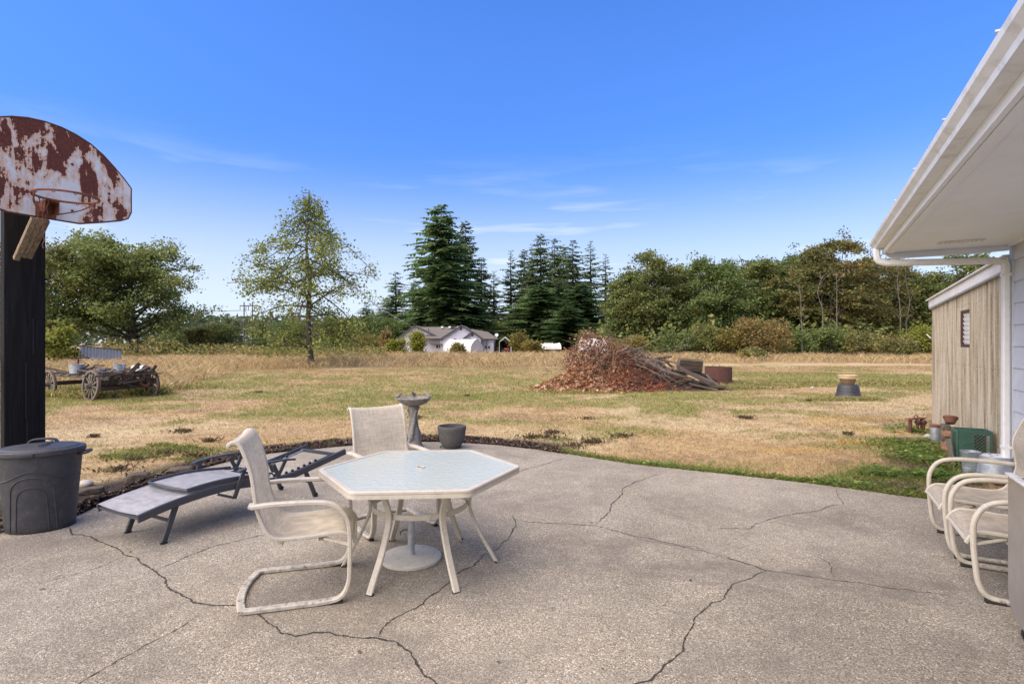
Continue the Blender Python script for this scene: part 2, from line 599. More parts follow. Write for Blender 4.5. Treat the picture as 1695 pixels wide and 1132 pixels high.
M_STONE = plain('cast_stone', (0.20, 0.185, 0.16), 0.95, var=0.35, scale=18, bump=0.7, bscale=90, dirt=(0.065, 0.06, 0.05), dirt_amt=0.85)
M_DKSTONE = plain('dark_cast_stone', (0.085, 0.081, 0.075), 0.95, var=0.45, scale=60, bump=0.7, bscale=120, dirt=(0.03, 0.028, 0.026), dirt_amt=0.7)
M_TERRA = plain('terracotta', (0.36, 0.165, 0.095), 0.85, var=0.25, scale=12, dirt=(0.17, 0.12, 0.08), dirt_amt=0.5)
M_PALETERRA = plain('pale_terracotta', (0.52, 0.37, 0.22), 0.8, var=0.15, scale=10, dirt=(0.30, 0.20, 0.12), dirt_amt=0.5)
M_BRICK = plain('red_brick', (0.36, 0.18, 0.105), 0.9, var=0.3, scale=25, dirt=(0.42, 0.36, 0.29), dirt_amt=0.5)
M_ROCK = plain('mossy_rock', (0.075, 0.057, 0.042), 0.95, var=0.55, scale=22, bump=1.0, bscale=45, dirt=(0.20, 0.13, 0.03), dirt_amt=0.7)
M_PALEROCK = plain('pale_stone', (0.42, 0.38, 0.32), 0.85, var=0.25, scale=12, bump=0.3)
M_GREENPLASTIC = plain('dark_green_plastic', (0.040, 0.105, 0.075), 0.5, var=0.15, dirt=(0.16, 0.18, 0.13), dirt_amt=0.35, scale=12)
M_TARP = plain('white_tarpaulin', (0.66, 0.63, 0.58), 0.7, var=0.12, scale=1.2, bump=0.4, bscale=4)
M_POST = wood('creosoted_timber', (0.002, 0.0019, 0.0018), (0.017, 0.0155, 0.0145), scale=(55, 55, 2.5), rough=0.9, bump=0.8)
M_OLDWOOD = wood('weathered_grey_wood', (0.055, 0.044, 0.034), (0.24, 0.205, 0.16))
M_BROWNWOOD = wood('rotting_brown_wood', (0.022, 0.017, 0.013), (0.115, 0.082, 0.058))
M_TANWOOD = wood('tan_weathered_wood', (0.10, 0.07, 0.042), (0.36, 0.275, 0.175), scale=(40, 40, 3))
M_BARK = plain('bark', (0.075, 0.06, 0.047), 0.95, var=0.5, scale=3, bump=0.8, bscale=8)
M_PALEBARK = plain('pale_bark', (0.22, 0.185, 0.14), 0.95, var=0.45, scale=3, bump=0.8, bscale=8)
M_POLE = plain('brown_pole_wood', (0.10, 0.07, 0.05), 0.9)
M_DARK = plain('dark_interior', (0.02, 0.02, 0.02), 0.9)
M_WHITEBOX = plain('white_enamel', (0.68, 0.68, 0.66), 0.45, var=0.06, dirt=(0.33, 0.14, 0.05), dirt_amt=0.8, scale=7)
M_FARWALL = plain('pale_lilac_grey_wall', (0.50, 0.50, 0.545), 0.7, var=0.06, scale=1.0)
M_RED = plain('faded_red_paint', (0.35, 0.05, 0.03), 0.5)

t = NT('window_glass')
t.set(Base_Color=(0.05, 0.06, 0.07), Roughness=0.08, Specular_IOR_Level=0.7)
M_WINDOW = t.m

# rusted enamel backboard
t = NT('rust_eaten_enamel')
v = t.coord('Object')
v1 = t.coord('Object', (1.0, 1.0, 0.55), (0.4, 0.2, 0.9))
n1 = t.noise(v1, 4.6, 7, 0.62, 0.25)
n2 = t.noise(t.coord('Object', (30, 30, 2.2)), 1.0, 3, 0.6)
n3 = t.noise(v, 42, 4, 0.7)
sz = t.new('ShaderNodeSeparateXYZ', {0: v}).outputs['Z']
top = t.new('ShaderNodeMapRange', {'Value': sz, 'From Min': 0.3, 'From Max': 0.85, 'To Min': 0.0, 'To Max': 0.11}).outputs[0]
k = t.math('ADD', n1, t.math('MULTIPLY', t.math('SUBTRACT', n2, 0.5), 0.16))
k = t.math('ADD', k, t.math('MULTIPLY', t.math('SUBTRACT', n3, 0.5), 0.12))
k = t.math('ADD', k, top)
enam = t.ramp(t.noise(v, 6, 5, 0.6), [(0.3, (0.60, 0.585, 0.55)), (0.7, (0.74, 0.73, 0.70))])
edge = t.ramp(k, [(0.462, (0, 0, 0)), (0.562, (1, 1, 1))])
ru = t.ramp(n3, [(0.3, (0.075, 0.022, 0.014)), (0.7, (0.175, 0.05, 0.032))])
colr = t.mix(t.math('MULTIPLY', edge, 0.85), enam, (0.60, 0.31, 0.14))
isr = t.ramp(k, [(0.562, (0, 0, 0)), (0.556, (1, 1, 1))])
colr = t.mix(isr, colr, ru)
t.set(Base_Color=colr, Roughness=t.mix(isr, (0.45,) * 3, (0.95,) * 3))
t.bump(t.math('MULTIPLY', isr, t.math('ADD', 0.5, n3)), 0.4, 0.003)
M_BOARD = t.m

# weathered fibreglass sheet with mould streaks
t = NT('mould_streaked_fibreglass')
v = t.coord('Object')
s1 = t.noise(t.coord('Object', (9, 1, 0.55)), 1.0, 6, 0.65, 0.4)
s2 = t.noise(t.coord('Object', (45, 1, 1.2)), 1.0, 4, 0.6)
s3 = t.noise(v, 35, 4, 0.7)
k = t.math('ADD', t.math('MULTIPLY', s1, 0.6), t.math('ADD', t.math('MULTIPLY', s2, 0.3), t.math('MULTIPLY', s3, 0.2)))
t.set(Base_Color=t.ramp(k, [(0.40, (0.120, 0.092, 0.058)), (0.5, (0.29, 0.24, 0.165)), (0.60, (0.42, 0.37, 0.28)), (0.72, (0.55, 0.50, 0.40))]), Roughness=0.7, Specular_IOR_Level=0.3)
M_FIBRE = t.m

# pebbled table glass
t = NT('pebbled_table_glass')
v = t.coord('Object')
w = t.noise(t.coord('Object', (1, 1.6, 1)), 26, 3, 0.5, 0.8)
t.set(Base_Color=(0.59, 0.64, 0.55), Roughness=0.13, Transmission_Weight=0.3, IOR=1.45, Specular_IOR_Level=0.4)
t.bump(w, 0.8, 0.006)
M_TGLASS = t.m

F_MAPLE = foliage('maple_leaves', [(0.15, (0.055, 0.079, 0.023)), (0.5, (0.155, 0.202, 0.056)), (0.85, (0.328, 0.367, 0.099))], 0.5, alt=(0.321, 0.213, 0.058), alt_amt=0.4)
F_GREEN = foliage('green_leaves', [(0.15, (0.060, 0.090, 0.028)), (0.5, (0.141, 0.196, 0.057)), (0.85, (0.278, 0.326, 0.094))], 0.4)
F_OLIVE = foliage('olive_leaves', [(0.15, (0.055, 0.077, 0.023)), (0.5, (0.155, 0.196, 0.058)), (0.85, (0.321, 0.350, 0.104))], 0.4, alt=(0.334, 0.238, 0.069), alt_amt=0.4)
F_BROWN = foliage('turning_leaves', [(0.15, (0.066, 0.075, 0.026)), (0.5, (0.181, 0.184, 0.058)), (0.85, (0.362, 0.325, 0.102))], 0.4, alt=(0.362, 0.195, 0.064), alt_amt=0.55)
F_BIRCH = foliage('birch_leaves', [(0.15, (0.072, 0.102, 0.023)), (0.5, (0.188, 0.232, 0.050)), (0.85, (0.390, 0.406, 0.094))], 0.6)
F_FIR = foliage('fir_needles', [(0.15, (0.050, 0.084, 0.038)), (0.5, (0.123, 0.178, 0.077)), (0.85, (0.254, 0.304, 0.122))], 0.35, trans=0.42)
F_CEDAR = foliage('cedar_needles', [(0.15, (0.048, 0.095, 0.035)), (0.5, (0.119, 0.195, 0.071)), (0.85, (0.245, 0.328, 0.117))], 0.35, trans=0.42)
F_LIME = foliage('lime_shrub_leaves', [(0.15, (0.095, 0.120, 0.015)), (0.5, (0.214, 0.239, 0.036)), (0.85, (0.391, 0.365, 0.063))], 0.9)
F_YELLOW = foliage('yellowing_shrub_leaves', [(0.15, (0.076, 0.069, 0.018)), (0.5, (0.214, 0.183, 0.043)), (0.85, (0.378, 0.302, 0.076))], 0.8)
F_ORANGE = foliage('rusty_shrub_leaves', [(0.15, (0.091, 0.079, 0.029)), (0.5, (0.232, 0.183, 0.061)), (0.85, (0.415, 0.293, 0.098))], 0.8, alt=(0.439, 0.207, 0.073), alt_amt=0.6)
F_FAR = foliage('far_wood_leaves', [(0.15, (0.039, 0.063, 0.035)), (0.5, (0.079, 0.117, 0.062)), (0.85, (0.160, 0.177, 0.088))], 0.15)

# ---------------------------------------------------------------- ground
EDGE_PX = [(-420, 905), (-150, 893), (0, 882), (60, 868), (130, 850), (230, 806), (330, 775), (430, 752), (520, 742), (600, 735), (700, 730), (800, 734),
           (870, 741), (940, 751), (1050, 768), (1200, 784), (1350, 801), (1515, 823), (1640, 838)]
EDGE = [gp(a, b) for a, b in EDGE_PX]
EDGE = cr(EDGE, 5)
EDGE.append(Vector((4.78, 4.44, 0)))
_ex = np.array([p.x for p in EDGE]); _ey = np.array([p.y for p in EDGE])


def seg_dist(x, y, xs, ys):
    d = np.full(np.shape(x), 1e9)
    for i in range(len(xs) - 1):
        ax, ay, bx, by = xs[i], ys[i], xs[i + 1], ys[i + 1]
        l2 = (bx - ax) ** 2 + (by - ay) ** 2
        t_ = np.clip(((x - ax) * (bx - ax) + (y - ay) * (by - ay)) / max(l2, 1e-9), 0, 1)
        d = np.minimum(d, np.hypot(x - ax - t_ * (bx - ax), y - ay - t_ * (by - ay)))
    return d


_yo = _ey.copy()


def beyond(x, y):
    """signed distance outside the patio edge (positive: on the lawn)"""
    ye = np.interp(x, _ex[np.argsort(_ex)], _ey[np.argsort(_ex)])
    s = np.where(y > ye, 1.0, -1.0)
    return s * seg_dist(x, y, _ex, _ey)


GZ = -0.03


def gz(x, y):
    x, y = np.asarray(x, float), np.asarray(y, float)
    a = smooth(6, 16, y) * 0.10 + smooth(30, 90, np.hypot(x, y)) * 0.25
    near = smooth(0.0, 1.2, beyond(x, y)) * 0.035 * (fbm(x * 1.3, y * 1.3, 3) - 0.5)
    return GZ + a * (fbm(x * 0.16 + 5, y * 0.16 + 3, 3) - 0.5) + near


def gzf(x, y):
    return float(gz(np.array([x]), np.array([y]))[0])


GREEN = [(730, 655, 3.0, 1.6, .8), (640, 632, 3, 1.6, .45), (850, 640, 3, 1.5, .5), (960, 647, 4, 1.0, .75), (1130, 642, 3.4, .8, .9), (1250, 633, 3.0, 1.5, .8), (1310, 622, 5, 3, .75),
         (1440, 622, 6, 3, .8), (1520, 640, 3, 2, .7), (1400, 660, 1.0, .55, .95), (450, 640, 4, 2.0, .45), (390, 612, 4, 3, .5), (800, 612, 9, 4, .45), (165, 650, 2.2, .7, .6), (280, 742, 1.0, .5, .7),
         (215, 752, .7, .3, .8), (330, 745, .6, .3, .6), (1515, 745, .75, .8, 1.0), (1560, 760, .6, .9, 1.0), (1490, 785, 1.1, .6, .9), (1440, 795, 1.1, .35, .8),
         (905, 700, 1.5, .5, .4), (700, 690, 2, .5, .5), (1000, 715, 1.6, .5, .35), (560, 655, 2, 1, .4), (150, 615, 5, 2, .3)]
MOSS = [(1430, 690, 1.3, .35), (1395, 700, .8, .35), (1460, 712, .7, .25), (1420, 730, .6, .2), (1385, 655, 1.2, .3), (1330, 742, .8, .25)]


def ellipses(x, y, lst, wobble=0.5):
    g = np.zeros(np.shape(x))
    nn = fbm(x * 1.7, y * 1.7, 4) - 0.5
    for e in lst:
        c = gp(e[0], e[1])
        d = np.hypot((x - c.x) / e[2], (y - c.y) / e[3]) + nn * wobble * 2
        amt = e[4] if len(e) > 4 else 1.0
        g = np.maximum(g, (1 - smooth(0.55, 1.25, d)) * amt)
    return g


def tall_mask(x, y):
    px = 847.5 + FPX * x / np.maximum(y, 0.5)
    yb = np.interp(px, [-600, 60, 95, 130, 200, 300, 345, 400, 480, 640, 900, 960, 1060, 1200, 1540, 2200],
                   [17.0, 19.0, 19.2, 19.5, 18.5, 19.0, 24, 31, 33, 34, 34, 37, 40, 40, 38, 36])
    nn = (fbm(x * 0.35, y * 0.35, 3) - 0.5) * 7 + (fbm(x * 1.4, y * 1.4, 2) - 0.5) * 2.5
    return smooth(-0.9, 1.2, y - yb - nn)


def lawn_tone(x, y):
    x, y = np.asarray(x, float), np.asarray(y, float)
    n1, n2, n3 = fbm(x * 0.28, y * 0.28, 4), fbm(x * 1.1 + 30, y * 1.1, 4), fbm(x * 4.5, y * 4.5 + 60, 3)
    tan, straw, brown = np.array([.42, .300, .145]), np.array([.50, .395, .220]), np.array([.255, .165, .09])
    olive, green, moss = np.array([.31, .27, .10]), np.array([.225, .265, .070]), np.array([.56, .34, .07])
    c = tan + (straw - tan) * smooth(.40, .68, n1)[..., None]
    c = c + (brown - c) * (smooth(.55, .75, n2) * .55)[..., None]
    c = c + (brown - c) * (smooth(.56, .74, n3) * .45)[..., None]
    c = c + (np.array([.39, .275, .165]) - c) * (smooth(.5, .7, fbm(x * .5 + 60, y * .9 + 21, 4)) * .4)[..., None]
    g = ellipses(x, y, GREEN)
    g = np.maximum(g, smooth(.45, .66, fbm(x * .55 + 90, y * .75 + 14, 4)) * .72)
    d = beyond(x, y)
    px = 847.5 + FPX * x / np.maximum(y, .5)
    strip = (1 - smooth(.10, .36, d + (n2 - .5) * .25)) * smooth(860, 960, px)
    mid = smooth(9.5, 12, y) * (1 - smooth(24, 30, y)) * (1 - smooth(4, 12, x)) * smooth(.36, .6, fbm(x * .9 + 11, y * .9 + 70, 4))
    g = np.maximum(g, mid * .75)
    g = np.maximum(g, strip * 1.5)
    g = g * (.30 + .95 * n3)
    c = c + (olive - c) * smooth(.12, .6, g)[..., None]
    c = c + (green - c) * (smooth(.45, .95, g))[..., None]
    m = ellipses(x, y, MOSS, .7)
    c = c + (moss - c) * (m * (.10 + .5 * n3))[..., None]
    bed = (1 - smooth(.38, .85, d + (n2 - .5) * .7)) * (1 - smooth(900, 980, px)) * smooth(-400, -100, px)
    soil = np.array([.040, .029, .021])
    c = c + (soil - c) * bed[..., None]
    sp = ellipses(x, y, [(1530, 765, .35, .45), (1510, 725, .3, .3), (1590, 800, .5, .4), (1480, 800, .5, .2)], .9)
    c = c + (np.array([.16, .115, .075]) - c) * (sp * .85)[..., None]
    tm = tall_mask(x, y)
    c = c + (np.array([.27, .185, .09]) - c) * (tm * .85)[..., None]
    return c, g, bed, tm


def axis(a, b, step, far):
    mid_ = np.arange(a, b + step, step)
    lo = a - np.geomspace(step, far, 26)
    hi = b + np.geomspace(step, far, 26)
    return np.concatenate([lo[::-1], mid_, hi])


xs = axis(-22, 22, 0.16, 1500)
ys = axis(3.5, 40, 0.16, 1500)
X, Y = np.meshgrid(xs, ys)
xf, yf = X.ravel(), Y.ravel()
Zf = gz(xf, yf)
inside = beyond(xf, yf)
Zf = np.where(inside < 0, GZ - 0.05, Zf)
tone, _, _, _ = lawn_tone(xf, yf)
nx, ny = len(xs), len(ys)
ii = (np.arange(ny - 1)[:, None] * nx + np.arange(nx - 1)[None, :]).ravel()
me = raw_mesh('ground', np.stack([xf, yf, Zf], 1), np.stack([ii, ii + 1, ii + nx + 1, ii + nx], 1), tone, M_GROUND, True)
o = link('ground', me)
tag(o, 'flat field of mown dry tan lawn running back to the trees', 'ground', kind='structure')

# patio slab
poly = [(p.x, p.y) for p in EDGE] + [(0.0, -4.3), (-14, -4.3), (-14, 3.6)]
m = MB()
m.prism(poly, 0.12, lambda u, v, w: (u, v, w - 0.12))
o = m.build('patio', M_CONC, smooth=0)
tag(o, 'cracked exposed aggregate concrete patio with a curved far edge', 'patio', kind='structure')
PATIO = o


def crack_line(pxs, w, seed, rough=1.0):
    rr = random.Random(seed)
    pts = [gp(a, b) for a, b in pxs]
    for it in range(4):
        q = [pts[0]]
        for a, b in zip(pts, pts[1:]):
            l = (b - a).length
            if l > 0.018:
                n = Vector((-(b - a).y, (b - a).x, 0)).normalized()
                q.append((a + b) / 2 + n * rr.gauss(0, 0.055 * l * rough))
            q.append(b)
        pts = q
    vs, fs = [], []
    L = len(pts)
    for i, p in enumerate(pts):
        t_ = (pts[min(i + 1, L - 1)] - pts[max(i - 1, 0)]).normalized()
        n = Vector((-t_.y, t_.x, 0))
        k = min(1, i / 6, (L - 1 - i) / 6)
        hw = 1.2 * w * (0.35 + 0.9 * rr.random() ** 1.6) * (0.15 + 0.85 * k) / 2
        vs += [p + n * hw + Vector((0, 0, .0025)), p - n * hw * rr.uniform(.6, 1.2) + Vector((0, 0, .0025))]
        if i: fs.append((2 * i - 2, 2 * i - 1, 2 * i + 1, 2 * i))
    mm = MB()
    mm.add(vs, fs)
    mm.build('crack', M_CRACK, PATIO, smooth=0)


CRACKS = [
    ([(118, 868), (160, 895), (205, 918), (245, 938), (262, 950), (275, 970), (300, 985), (325, 998), (350, 1002), (400, 1004)], .013),
    ([(425, 1012), (440, 1027), (465, 1048), (490, 1053), (545, 1046), (585, 1055), (625, 1056), (655, 1062), (680, 1080), (690, 1100), (722, 1132), (760, 1180)], .011),
    ([(258, 944), (300, 925), (350, 905), (440, 884), (520, 860)], .007),
    ([(626, 1054), (650, 1025), (700, 1000), (735, 970), (790, 930), (800, 918), (853, 862), (843, 851)], .009),
    ([(853, 860), (900, 866), (985, 870), (1025, 880), (1090, 895), (1190, 918), (1268, 944), (1380, 960), (1500, 975), (1590, 990)], .007),
    ([(986, 869), (1010, 845), (1020, 828), (1045, 802), (1090, 785)], .009),
    ([(1268, 945), (1215, 965), (1200, 990), (1165, 1010), (1140, 1045), (1120, 1085), (1050, 1132), (990, 1175)], .0085),
    ([(1180, 873), (1240, 875), (1290, 855), (1385, 835), (1400, 838)], .007),
    ([(1385, 808), (1390, 825), (1402, 842)], .006),
    ([(838, 791), (890, 772), (940, 757)], .009),
    ([(100, 1150), (135, 1128), (230, 1075), (335, 1015)], .006),
    ([(205, 920), (160, 940), (60, 965)], .004),
    ([(1340, 915), (1370, 930), (1382, 958)], .005),
    ([(1030, 880), (1060, 892), (1150, 905), (1270, 940)], .004),
]
for i, (pp, w) in enumerate(CRACKS):
    crack_line(pp, w, 40 + i)


# blades -------------------------------------------------------
def blades(x, y, z, h, w, lean, col, name, mat, seed, segs=1):
    """one tapering bent blade per point"""
    g = np.random.default_rng(seed)
    n = len(x)
    a = g.random(n) * 2 * np.pi
    b = g.random(n) * 2 * np.pi
    dx, dy = np.cos(a) * w / 2, np.sin(a) * w / 2
    ln = lean * h * (0.3 + g.random(n))
    tx, ty = x + np.cos(b) * ln, y + np.sin(b) * ln
    if segs == 1:
        V = np.empty((n, 3, 3))
        V[:, 0] = np.stack([x - dx, y - dy, z], 1)
        V[:, 1] = np.stack([x + dx, y + dy, z], 1)
        V[:, 2] = np.stack([tx, ty, z + h], 1)
        F = np.arange(n * 3).reshape(n, 3)
        c = np.repeat(col, 3, 0)
    else:
        V = np.empty((n, 4, 3))
        mxx, mxy = x + (tx - x) * .3, y + (ty - y) * .3
        V[:, 0] = np.stack([x, y, z], 1)
        V[:, 1] = np.stack([mxx + dx, mxy + dy, z + h * .6], 1)
        V[:, 2] = np.stack([tx, ty, z + h], 1)
        V[:, 3] = np.stack([mxx - dx, mxy - dy, z + h * .55], 1)
        F = np.arange(n * 4).reshape(n, 4)
        c = np.repeat(col, 4, 0)
    me_ = raw_mesh(name, V.reshape(-1, 3), F, c, mat)
    return link(name, me_)


def jitter(c, seed, a=.22):
    g = np.random.default_rng(seed)
    return np.clip(c * (1 + (g.random((len(c), 1)) - .5) * 2 * a) * (1 + (g.random((len(c), 3)) - .5) * .12), 0.005, .9)


def field_points(n, y0, y1, power, seed, margin=3):
    g = np.random.default_rng(seed)
    u = g.random(n)
    k = 1 - power
    y = (y0 ** k + u * (y1 ** k - y0 ** k)) ** (1 / k)
    x = (g.random(n) * 2 - 1) * (y * 1.0 + margin)
    return x, y


SHED_IN = lambda x, y: ((x - 5.76) * DX + (y - 6.237) * DY < 4.8) & (-(x - 5.76) * DY + (y - 6.237) * DX < 0.03)
# short lawn
x, y = field_points(480000, 4.3, 36, 0.75, 21)
d = beyond(x, y)
c, g, bed, tm = lawn_tone(x, y)
gr = np.random.default_rng(5)
keep = (d > 0.015) & (gr.random(len(x)) > bed * .93) & (tm < .8) & ~SHED_IN(x, y)
x, y, c, g, d = x[keep], y[keep], c[keep], g[keep], d[keep]
h = (.014 + .022 * gr.random(len(x)) ** 1.5) * (1 + 1.0 * g) * (1 + y * .035)
blades(x, y, gz(x, y) - .004, h, (.0045 + .0006 * y) * (1 + .5 * g), 1.5, jitter(c, 1, .38), 'lawn_grass', M_BLADE, 31)
tag(bpy.data.objects['lawn_grass'], 'short mown tan and olive lawn grass over the field', 'grass', kind='stuff')

# greener tufts: weeds along the slab edge, round the pots, in front of the shed
px_, py_ = [], []
g0 = np.random.default_rng(77)


def scatter_ellipse(lst):
    xx, yy, ss = [], [], []
    for (a, b, rx, ry, n, s) in lst:
        cc = gp(a, b)
        r_, th = np.sqrt(g0.random(n)) * (0.6 + .6 * g0.random(n)), g0.random(n) * 2 * np.pi
        xx.append(cc.x + np.cos(th) * r_ * rx); yy.append(cc.y + np.sin(th) * r_ * ry); ss.append(np.full(n, s))
    return np.concatenate(xx), np.concatenate(yy), np.concatenate(ss)


W = [(1515, 738, .6, .8, 600, .11), (1555, 765, .5, .7, 600, .10), (1500, 785, .8, .4, 700, .08), (1400, 661, .9, .35, 2200, .16), (1130, 641, 3.6, .5, 5200, .20), (1260, 633, 2.8, 1.4, 3000, .19),
     (965, 647, 2.0, .5, 1500, .16), (280, 743, .8, .25, 900, .07), (215, 752, .5, .18, 500, .08), (205, 641, 3.4, .9, 3000, .30), (150, 658, .7, .3, 900, .42), (245, 651, .7, .3, 900, .46), (195, 650, 1.6, .5, 1800, .40), (95, 655, .8, .4, 800, .40), (165, 660, 2.5, .5, 1600, .12), (268, 735, .25, .1, 200, .08),
     (310, 738, .25, .1, 220, .08), (248, 790, .12, .1, 120, .14), (735, 656, 2.0, .9, 2600, .07), (330, 757, .5, .15, 300, .07), (1470, 635, 3, 1.2, 2600, .25), (1350, 637, 2.6, 1.0, 2200, .25),
     (930, 725, .25, .12, 140, .07), (1000, 722, .3, .12, 120, .06), (455, 745, .5, .12, 260, .09), (535, 735, .5, .12, 260, .09), (110, 850, .25, .25, 220, .09)]
x, y, s = scatter_ellipse(W)
# strip along the slab edge
n = 15000
tt = g0.random(n)
k0 = 62
idx = k0 + tt * (len(EDGE) - 1 - k0)
i0 = idx.astype(int).clip(0, len(EDGE) - 2)
ex = _ex[i0] + (idx - i0) * (_ex[i0 + 1] - _ex[i0])
ey = _ey[i0] + (idx - i0) * (_ey[i0 + 1] - _ey[i0])
off = np.abs(g0.normal(0, .11, n)) + .02
x = np.concatenate([x, ex + off * .25]); y = np.concatenate([y, ey + off]); s = np.concatenate([s, np.full(n, .075)])
keep = (beyond(x, y) > .0) & ~SHED_IN(x, y)
x, y, s = x[keep], y[keep], s[keep]
pal = np.array([[.13, .175, .035], [.20, .245, .055], [.28, .275, .08], [.38, .30, .12]])
c = pal[g0.choice(4, len(x), p=[.35, .35, .2, .1])]
farw = (y > 11) & (g0.random(len(x)) < .55)
c[farw] = np.array([[.42, .33, .13], [.33, .31, .10], [.52, .40, .20]])[g0.choice(3, int(farw.sum()))]
blades(x, y, gz(x, y) - .01, s * np.where(y > 11, .75, 1.0) * (.2 + .75 * g0.random(len(x)) ** 1.4), .014 + .06 * s, 1.3, jitter(c, 2, .3), 'weeds', M_BLADE, 32, 2)
tag(bpy.data.objects['weeds'], 'bright green weeds along the slab edge and beside the shed', 'weeds', kind='stuff')

# broad-leaved weeds on bare soil beside the shed and along the slab edge
n = 5200
bl = [(1515, 735, .55, .7), (1550, 760, .45, .6), (1530, 715, .5, .5), (1500, 785, .75, .35), (1560, 790, .5, .3), (1300, 797, .8, .12), (1180, 785, .8, .10), (1060, 771, .7, .10), (1400, 806, .6, .12)]
k = g0.choice(len(bl), n, p=[.18, .18, .14, .16, .12, .06, .05, .05, .06])
cc = np.array([[gp(a, b).x, gp(a, b).y, rx, ry] for a, b, rx, ry in bl])
cl = g0.normal(0, .5, (len(bl), 14, 2))
j = g0.integers(0, 14, n)
x = cc[k, 0] + (cl[k, j, 0] + g0.normal(0, .13, n)) * cc[k, 2]
y = cc[k, 1] + (cl[k, j, 1] + g0.normal(0, .13, n)) * cc[k, 3]
keep = (beyond(x, y) > .0) & ~SHED_IN(x, y)
x, y = x[keep], y[keep]
n = len(x)
a, sz_ = g0.random(n) * 6.28, .022 + .035 * g0.random(n)
el = g0.random(n) * .9
d_ = np.stack([np.cos(a) * np.cos(el), np.sin(a) * np.cos(el), np.sin(el)], 1) * sz_[:, None]
q_ = np.stack([-np.sin(a), np.cos(a), np.zeros(n)], 1) * (sz_ * .55)[:, None]
P = np.stack([x, y, gz(x, y) + .005 + .07 * g0.random(n) ** 1.5], 1)
V = np.stack([P, P + d_ * .5 + q_, P + d_ + np.array([0, 0, -.01]), P + d_ * .5 - q_], 1).reshape(-1, 3)
pal = np.array([[.11, .20, .035], [.17, .28, .055], [.26, .34, .09], [.36, .36, .13]])
c = jitter(pal[g0.choice(4, n, p=[.3, .4, .2, .1])], 8, .3)
me = raw_mesh('leafy_weeds', V, np.arange(n * 4).reshape(n, 4), np.repeat(c, 4, 0), M_BLADE)
tag(link('leafy_weeds', me), 'broad leaved green weeds growing from bare soil beside the shed', 'weeds', kind='stuff')

# tall dry meadow grass
xa, ya = field_points(330000, 17.5, 64, 1.05, 22, 4)
c, g, bed, tm = lawn_tone(xa, ya)
den = .22 + .78 * smooth(.35, .6, fbm(xa * .6 + 4, ya * .6, 3))
keep = (gr.random(len(xa)) < tm * den)
xa, ya, tm = xa[keep], ya[keep], tm[keep]
hgt = (.20 + .55 * gr.random(len(xa))) * (.25 + 1.25 * fbm(xa * .5 + 40, ya * .5, 3)) * (.45 + .55 * tm)
pal = np.array([[.60, .44, .22], [.72, .56, .31], [.46, .31, .155], [.30, .20, .11], [.34, .33, .12]])
c = pal[gr.choice(5, len(xa), p=[.32, .22, .22, .10, .14])]
blades(xa, ya, gz(xa, ya) - .02, hgt, .009 + .00042 * ya, .95, jitter(c, 3, .35), 'meadow_grass', M_BLADE, 33, 2)
tag(bpy.data.objects['meadow_grass'], 'tall dry golden meadow grass across the back of the field', 'grass', kind='stuff')

# mulch chips between slab and lawn
n = 24000
pxs_ = np.concatenate([g0.uniform(100, 345, 8600), g0.uniform(345, 600, 6000), g0.uniform(690, 935, 7600), g0.uniform(-300, 100, 1800)])
ord_ = np.argsort(_ex)
# position along the edge by pixel column
epx = 847.5 + FPX * _ex / _ey
oo = np.argsort(epx)
bx, by = np.interp(pxs_, epx[oo], _ex[oo]), np.interp(pxs_, epx[oo], _ey[oo])
off = g0.random(n) ** 1.15 * (.62 + .16 * np.sin(pxs_ * .05) + .12 * np.sin(pxs_ * .13)) - .05
x = bx - off * .25
y = by + off
z = np.where(beyond(x, y) > 0, gz(x, y), 0.0) + g0.random(n) ** 1.5 * .05 * np.clip(1 - np.abs(off - .3) * 2, .1, 1) * 1.6
L_, Wd = .012 + .030 * g0.random(n), .005 + .011 * g0.random(n)
a, tl = g0.random(n) * 6.28, (g0.random(n) - .5) * 1.2
ux, uy, uz = np.cos(a) * np.cos(tl) * L_, np.sin(a) * np.cos(tl) * L_, np.sin(tl) * L_
vx, vy, vz = -np.sin(a) * Wd, np.cos(a) * Wd, (g0.random(n) - .5) * Wd
P = np.stack([x, y, z + .008], 1)
U, Vv = np.stack([ux, uy, uz], 1), np.stack([vx, vy, vz], 1)
V = np.stack([P - U, P + Vv, P + U, P - Vv], 1).reshape(-1, 3)
pal = np.array([[.045, .030, .022], [.085, .055, .038], [.15, .105, .07], [.26, .20, .14]])
c = jitter(pal[g0.choice(4, n, p=[.45, .33, .17, .05])], 4, .3)
me = raw_mesh('bark_mulch', V, np.arange(n * 4).reshape(n, 4), np.repeat(c, 4, 0), M_CHIP)
tag(link('bark_mulch', me), 'dark bark mulch in the strip between slab and lawn', 'mulch', kind='stuff')

# dug-up clods and dead tufts in the near lawn
CL = [(275, 748, 1.0), (300, 712, .7), (325, 752, .6), (225, 757, .8), (195, 775, .9), (905, 722, .9), (985, 728, .7), (690, 690, .5), (1030, 720, .6), (880, 722, .8), (410, 735, .7), (345, 728, .5), (870, 605, .4), (950, 735, .6), (1230, 690, .4), (915, 715, .6)]
_r = random.Random(5)
for _k in range(16):
    CL.append((_r.uniform(150, 1480), 600 + 165 * _r.random() ** .8 + (60 if _r.random() < .2 else 0), _r.uniform(.12, .4)))
n = 4400
k = g0.integers(0, len(CL), n)
cc = np.array([[gp(a, b).x, gp(a, b).y, s_] for a, b, s_ in CL])
ph = g0.random(len(CL)) * 6.28
rr_ = np.abs(g0.normal(0, .17, n)) * cc[k, 2]
th_ = g0.random(n) * 6.28
rr_ = rr_ * (1 + .8 * np.sin(3 * th_ + ph[k]) * .6)
x = cc[k, 0] + np.cos(th_) * rr_ * 1.3
y = cc[k, 1] + np.sin(th_) * rr_
keep = beyond(x, y) > .02
x, y = x[keep], y[keep]
n = len(x)
